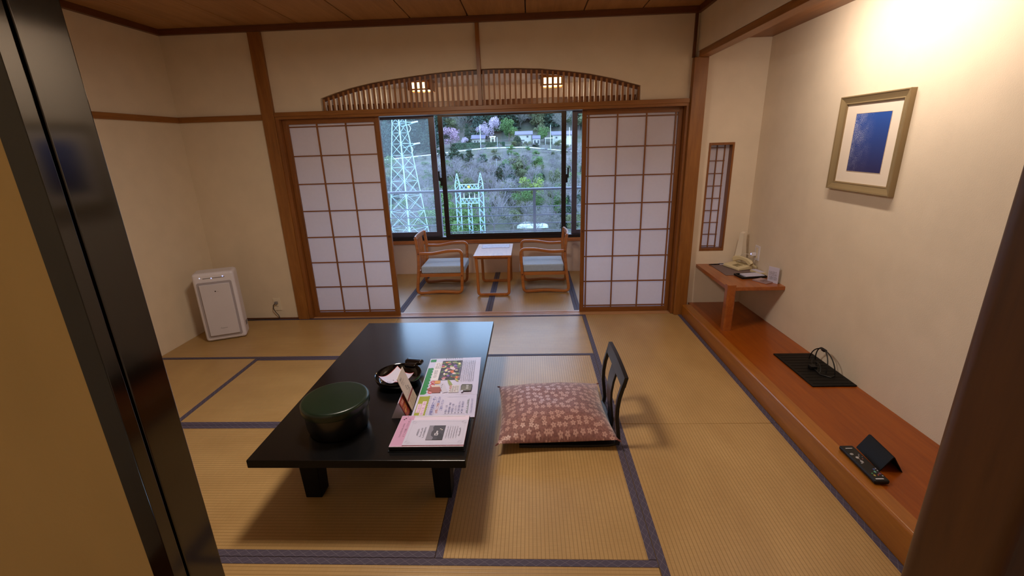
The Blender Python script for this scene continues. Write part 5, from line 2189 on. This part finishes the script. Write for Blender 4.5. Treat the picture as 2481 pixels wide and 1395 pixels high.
# slope below the road
for kx, kz, y, h, wd, me, lab in (
        (-.1600, .0050, 122, 7.2, 9.5, conA[1], 'dark pine on the slope, highest of three below the road'),
        (-.1280, -.0090, 116, 7.0, 10.0, conA[2], 'dark pine on the slope, middle of three below the road'),
        (-.1000, -.0190, 110, 7.2, 10.5, conB[0], 'dark pine on the slope, lowest of three below the road'),
        (-.0290, -.0230, 108, 5.0, 9.0, rndA[0], 'dark olive tree in the middle of the slope'),
        (-.0050, -.0580, 86, 5.6, 6.4, yelA[0], 'bright yellow-green tree on the slope behind the railing post'),
        (-.0350, -.0700, 84, 4.4, 6.0, rndA[1], 'dull olive tree beside the bright yellow-green tree'),
        (-.0080, -.0880, 76, 3.6, 4.2, grnA[0], 'fresh green tree below the bright yellow-green one'),
        (-.1620, -.1160, 66, 4.4, 4.6, grnA[1], 'fresh green tree left of the steel gantry'),
        (-.1420, -.1300, 64, 4.6, 5.2, grnA[0], 'fresh green tree at the foot of the steel gantry'),
        (-.1500, -.1560, 60.5, 3.0, 4.6, grnA[1], 'lowest green bush before the steel gantry'),
        (-.1180, -.1420, 68, 3.0, 4.0, rndA[0], 'dull olive bush between the gantry columns'),
        (-.2050, -.1000, 74, 5.0, 7.0, grnA[0], 'green tree between the pylon and the gantry'),
        (-.2250, -.1300, 66, 4.0, 6.0, grnA[1], 'green bush right at the foot of the pylon'),
        (-.3100, -.0150, 128, 6.0, 8.0, grnA[1], 'green tree left of the pylon, just under the road'),
        (-.3050, -.0600, 90, 6.0, 8.0, conB[1], 'blue-green conifer behind the pylon')):
    x, yy, z = at(kx, kz, y)
    plant('hillside_tree', me, x, yy, h, wd, lab, 'tree', z=z-h)
plant('dead_tree', barG[0], .046*76, 76, 8.0, 7.5, 'tall bare forked tree at the right end of the slope', 'tree')
plant('dead_tree', barL[0], -.012*74, 74, 4.0, 4.0, 'small bare tree in front of the white-roofed shed', 'tree')
# shrubs and bare trees that cover the slope
cnt = 0
for j in range(22):
    y = 67+j*3.2
    x = -.345*y+tr_.uniform(0, 3)
    while x < .13*y:
        xx, yy = x+tr_.uniform(-1, 1), y+tr_.uniform(-1.6, 1.6)
        k = tr_.random()
        hmax = 4.8 if yy < 116 else 2.0
        if k < .32:
            plant('bare_shrub', tr_.choice(shrL), xx, yy, tr_.uniform(.6, 1)*hmax, tr_.uniform(3.0, 5.0)*min(1, hmax/2.8), 'leafless lilac-grey shrub '+slope_place(xx, yy), 'shrub', 'leafless lilac-grey shrubs '+slope_place(xx, yy))
        elif k < .48:
            plant('bare_tree', tr_.choice(barL), xx, yy, tr_.uniform(1.0, 1.5)*hmax, tr_.uniform(1.0, 1.5)*hmax, 'leafless lilac-grey tree '+slope_place(xx, yy), 'tree', 'leafless lilac-grey trees '+slope_place(xx, yy))
        elif k < .62:
            plant('brown_shrub', tr_.choice(shrG), xx, yy, tr_.uniform(.5, .9)*hmax, tr_.uniform(2.4, 4.0)*min(1, hmax/2.4), 'leafless brownish shrub '+slope_place(xx, yy), 'shrub', 'leafless brownish shrubs '+slope_place(xx, yy))
        else:
            plant('green_shrub', tr_.choice([busA[0], grnA[0], grnA[1], rndA[0], rndA[1], rndA[0]]), xx, yy, tr_.uniform(.5, .95)*hmax, tr_.uniform(3.0, 5.0)*min(1, hmax/2.8), 'green leafy shrub '+slope_place(xx, yy), 'shrub', 'green leafy shrubs '+slope_place(xx, yy))
        x += 2.3+.013*y
for kx, h_, w_, me in ((-.031, 1.7, 3.4, rndA[0]), (-.019, 1.3, 2.4, shrG[0]), (-.004, 1.6, 2.6, rndA[1]), (.004, 1.2, 2.4, shrL[0]), (.026, 1.3, 3.0, shrG[1]), (.036, 1.1, 2.6, shrL[1]), (.048, 1.3, 3.0, shrG[0]), (.070, 1.6, 3.4, shrL[2]), (.078, 1.4, 3.0, rndA[0])):
    plant('garden_shrub', me, kx*147, 147, h_*1.2, w_, 'low shrub along the garden edge before the white houses', 'shrub', 'garden edge shrubs')
# shed with the white roof at the bottom right
x, yy, z = at(.003, -.178, 72)
wr = thing('low_shed', 'low shed with a white roof at the foot of the slope', 'shed', (x, yy, z-1.6))
bm = nb()
box(bm, -2.3, 2.3, 0, 2.6, 0, 1.55)
obj('wall', bm, 'house_wall', wr)
bm = nb()
prism(bm, [(-2.5, 1.56), (2.6, 1.56), (2.5, 1.7), (.4, 2.05), (-1.2, 2.1), (-2.4, 1.8)], -.3, 2.9, mat=Matrix(((1, 0, 0, 0), (0, 0, 1, 0), (0, 1, 0, 0), (0, 0, 0, 1))))
obj('roof', bm, 'guard_white', wr)
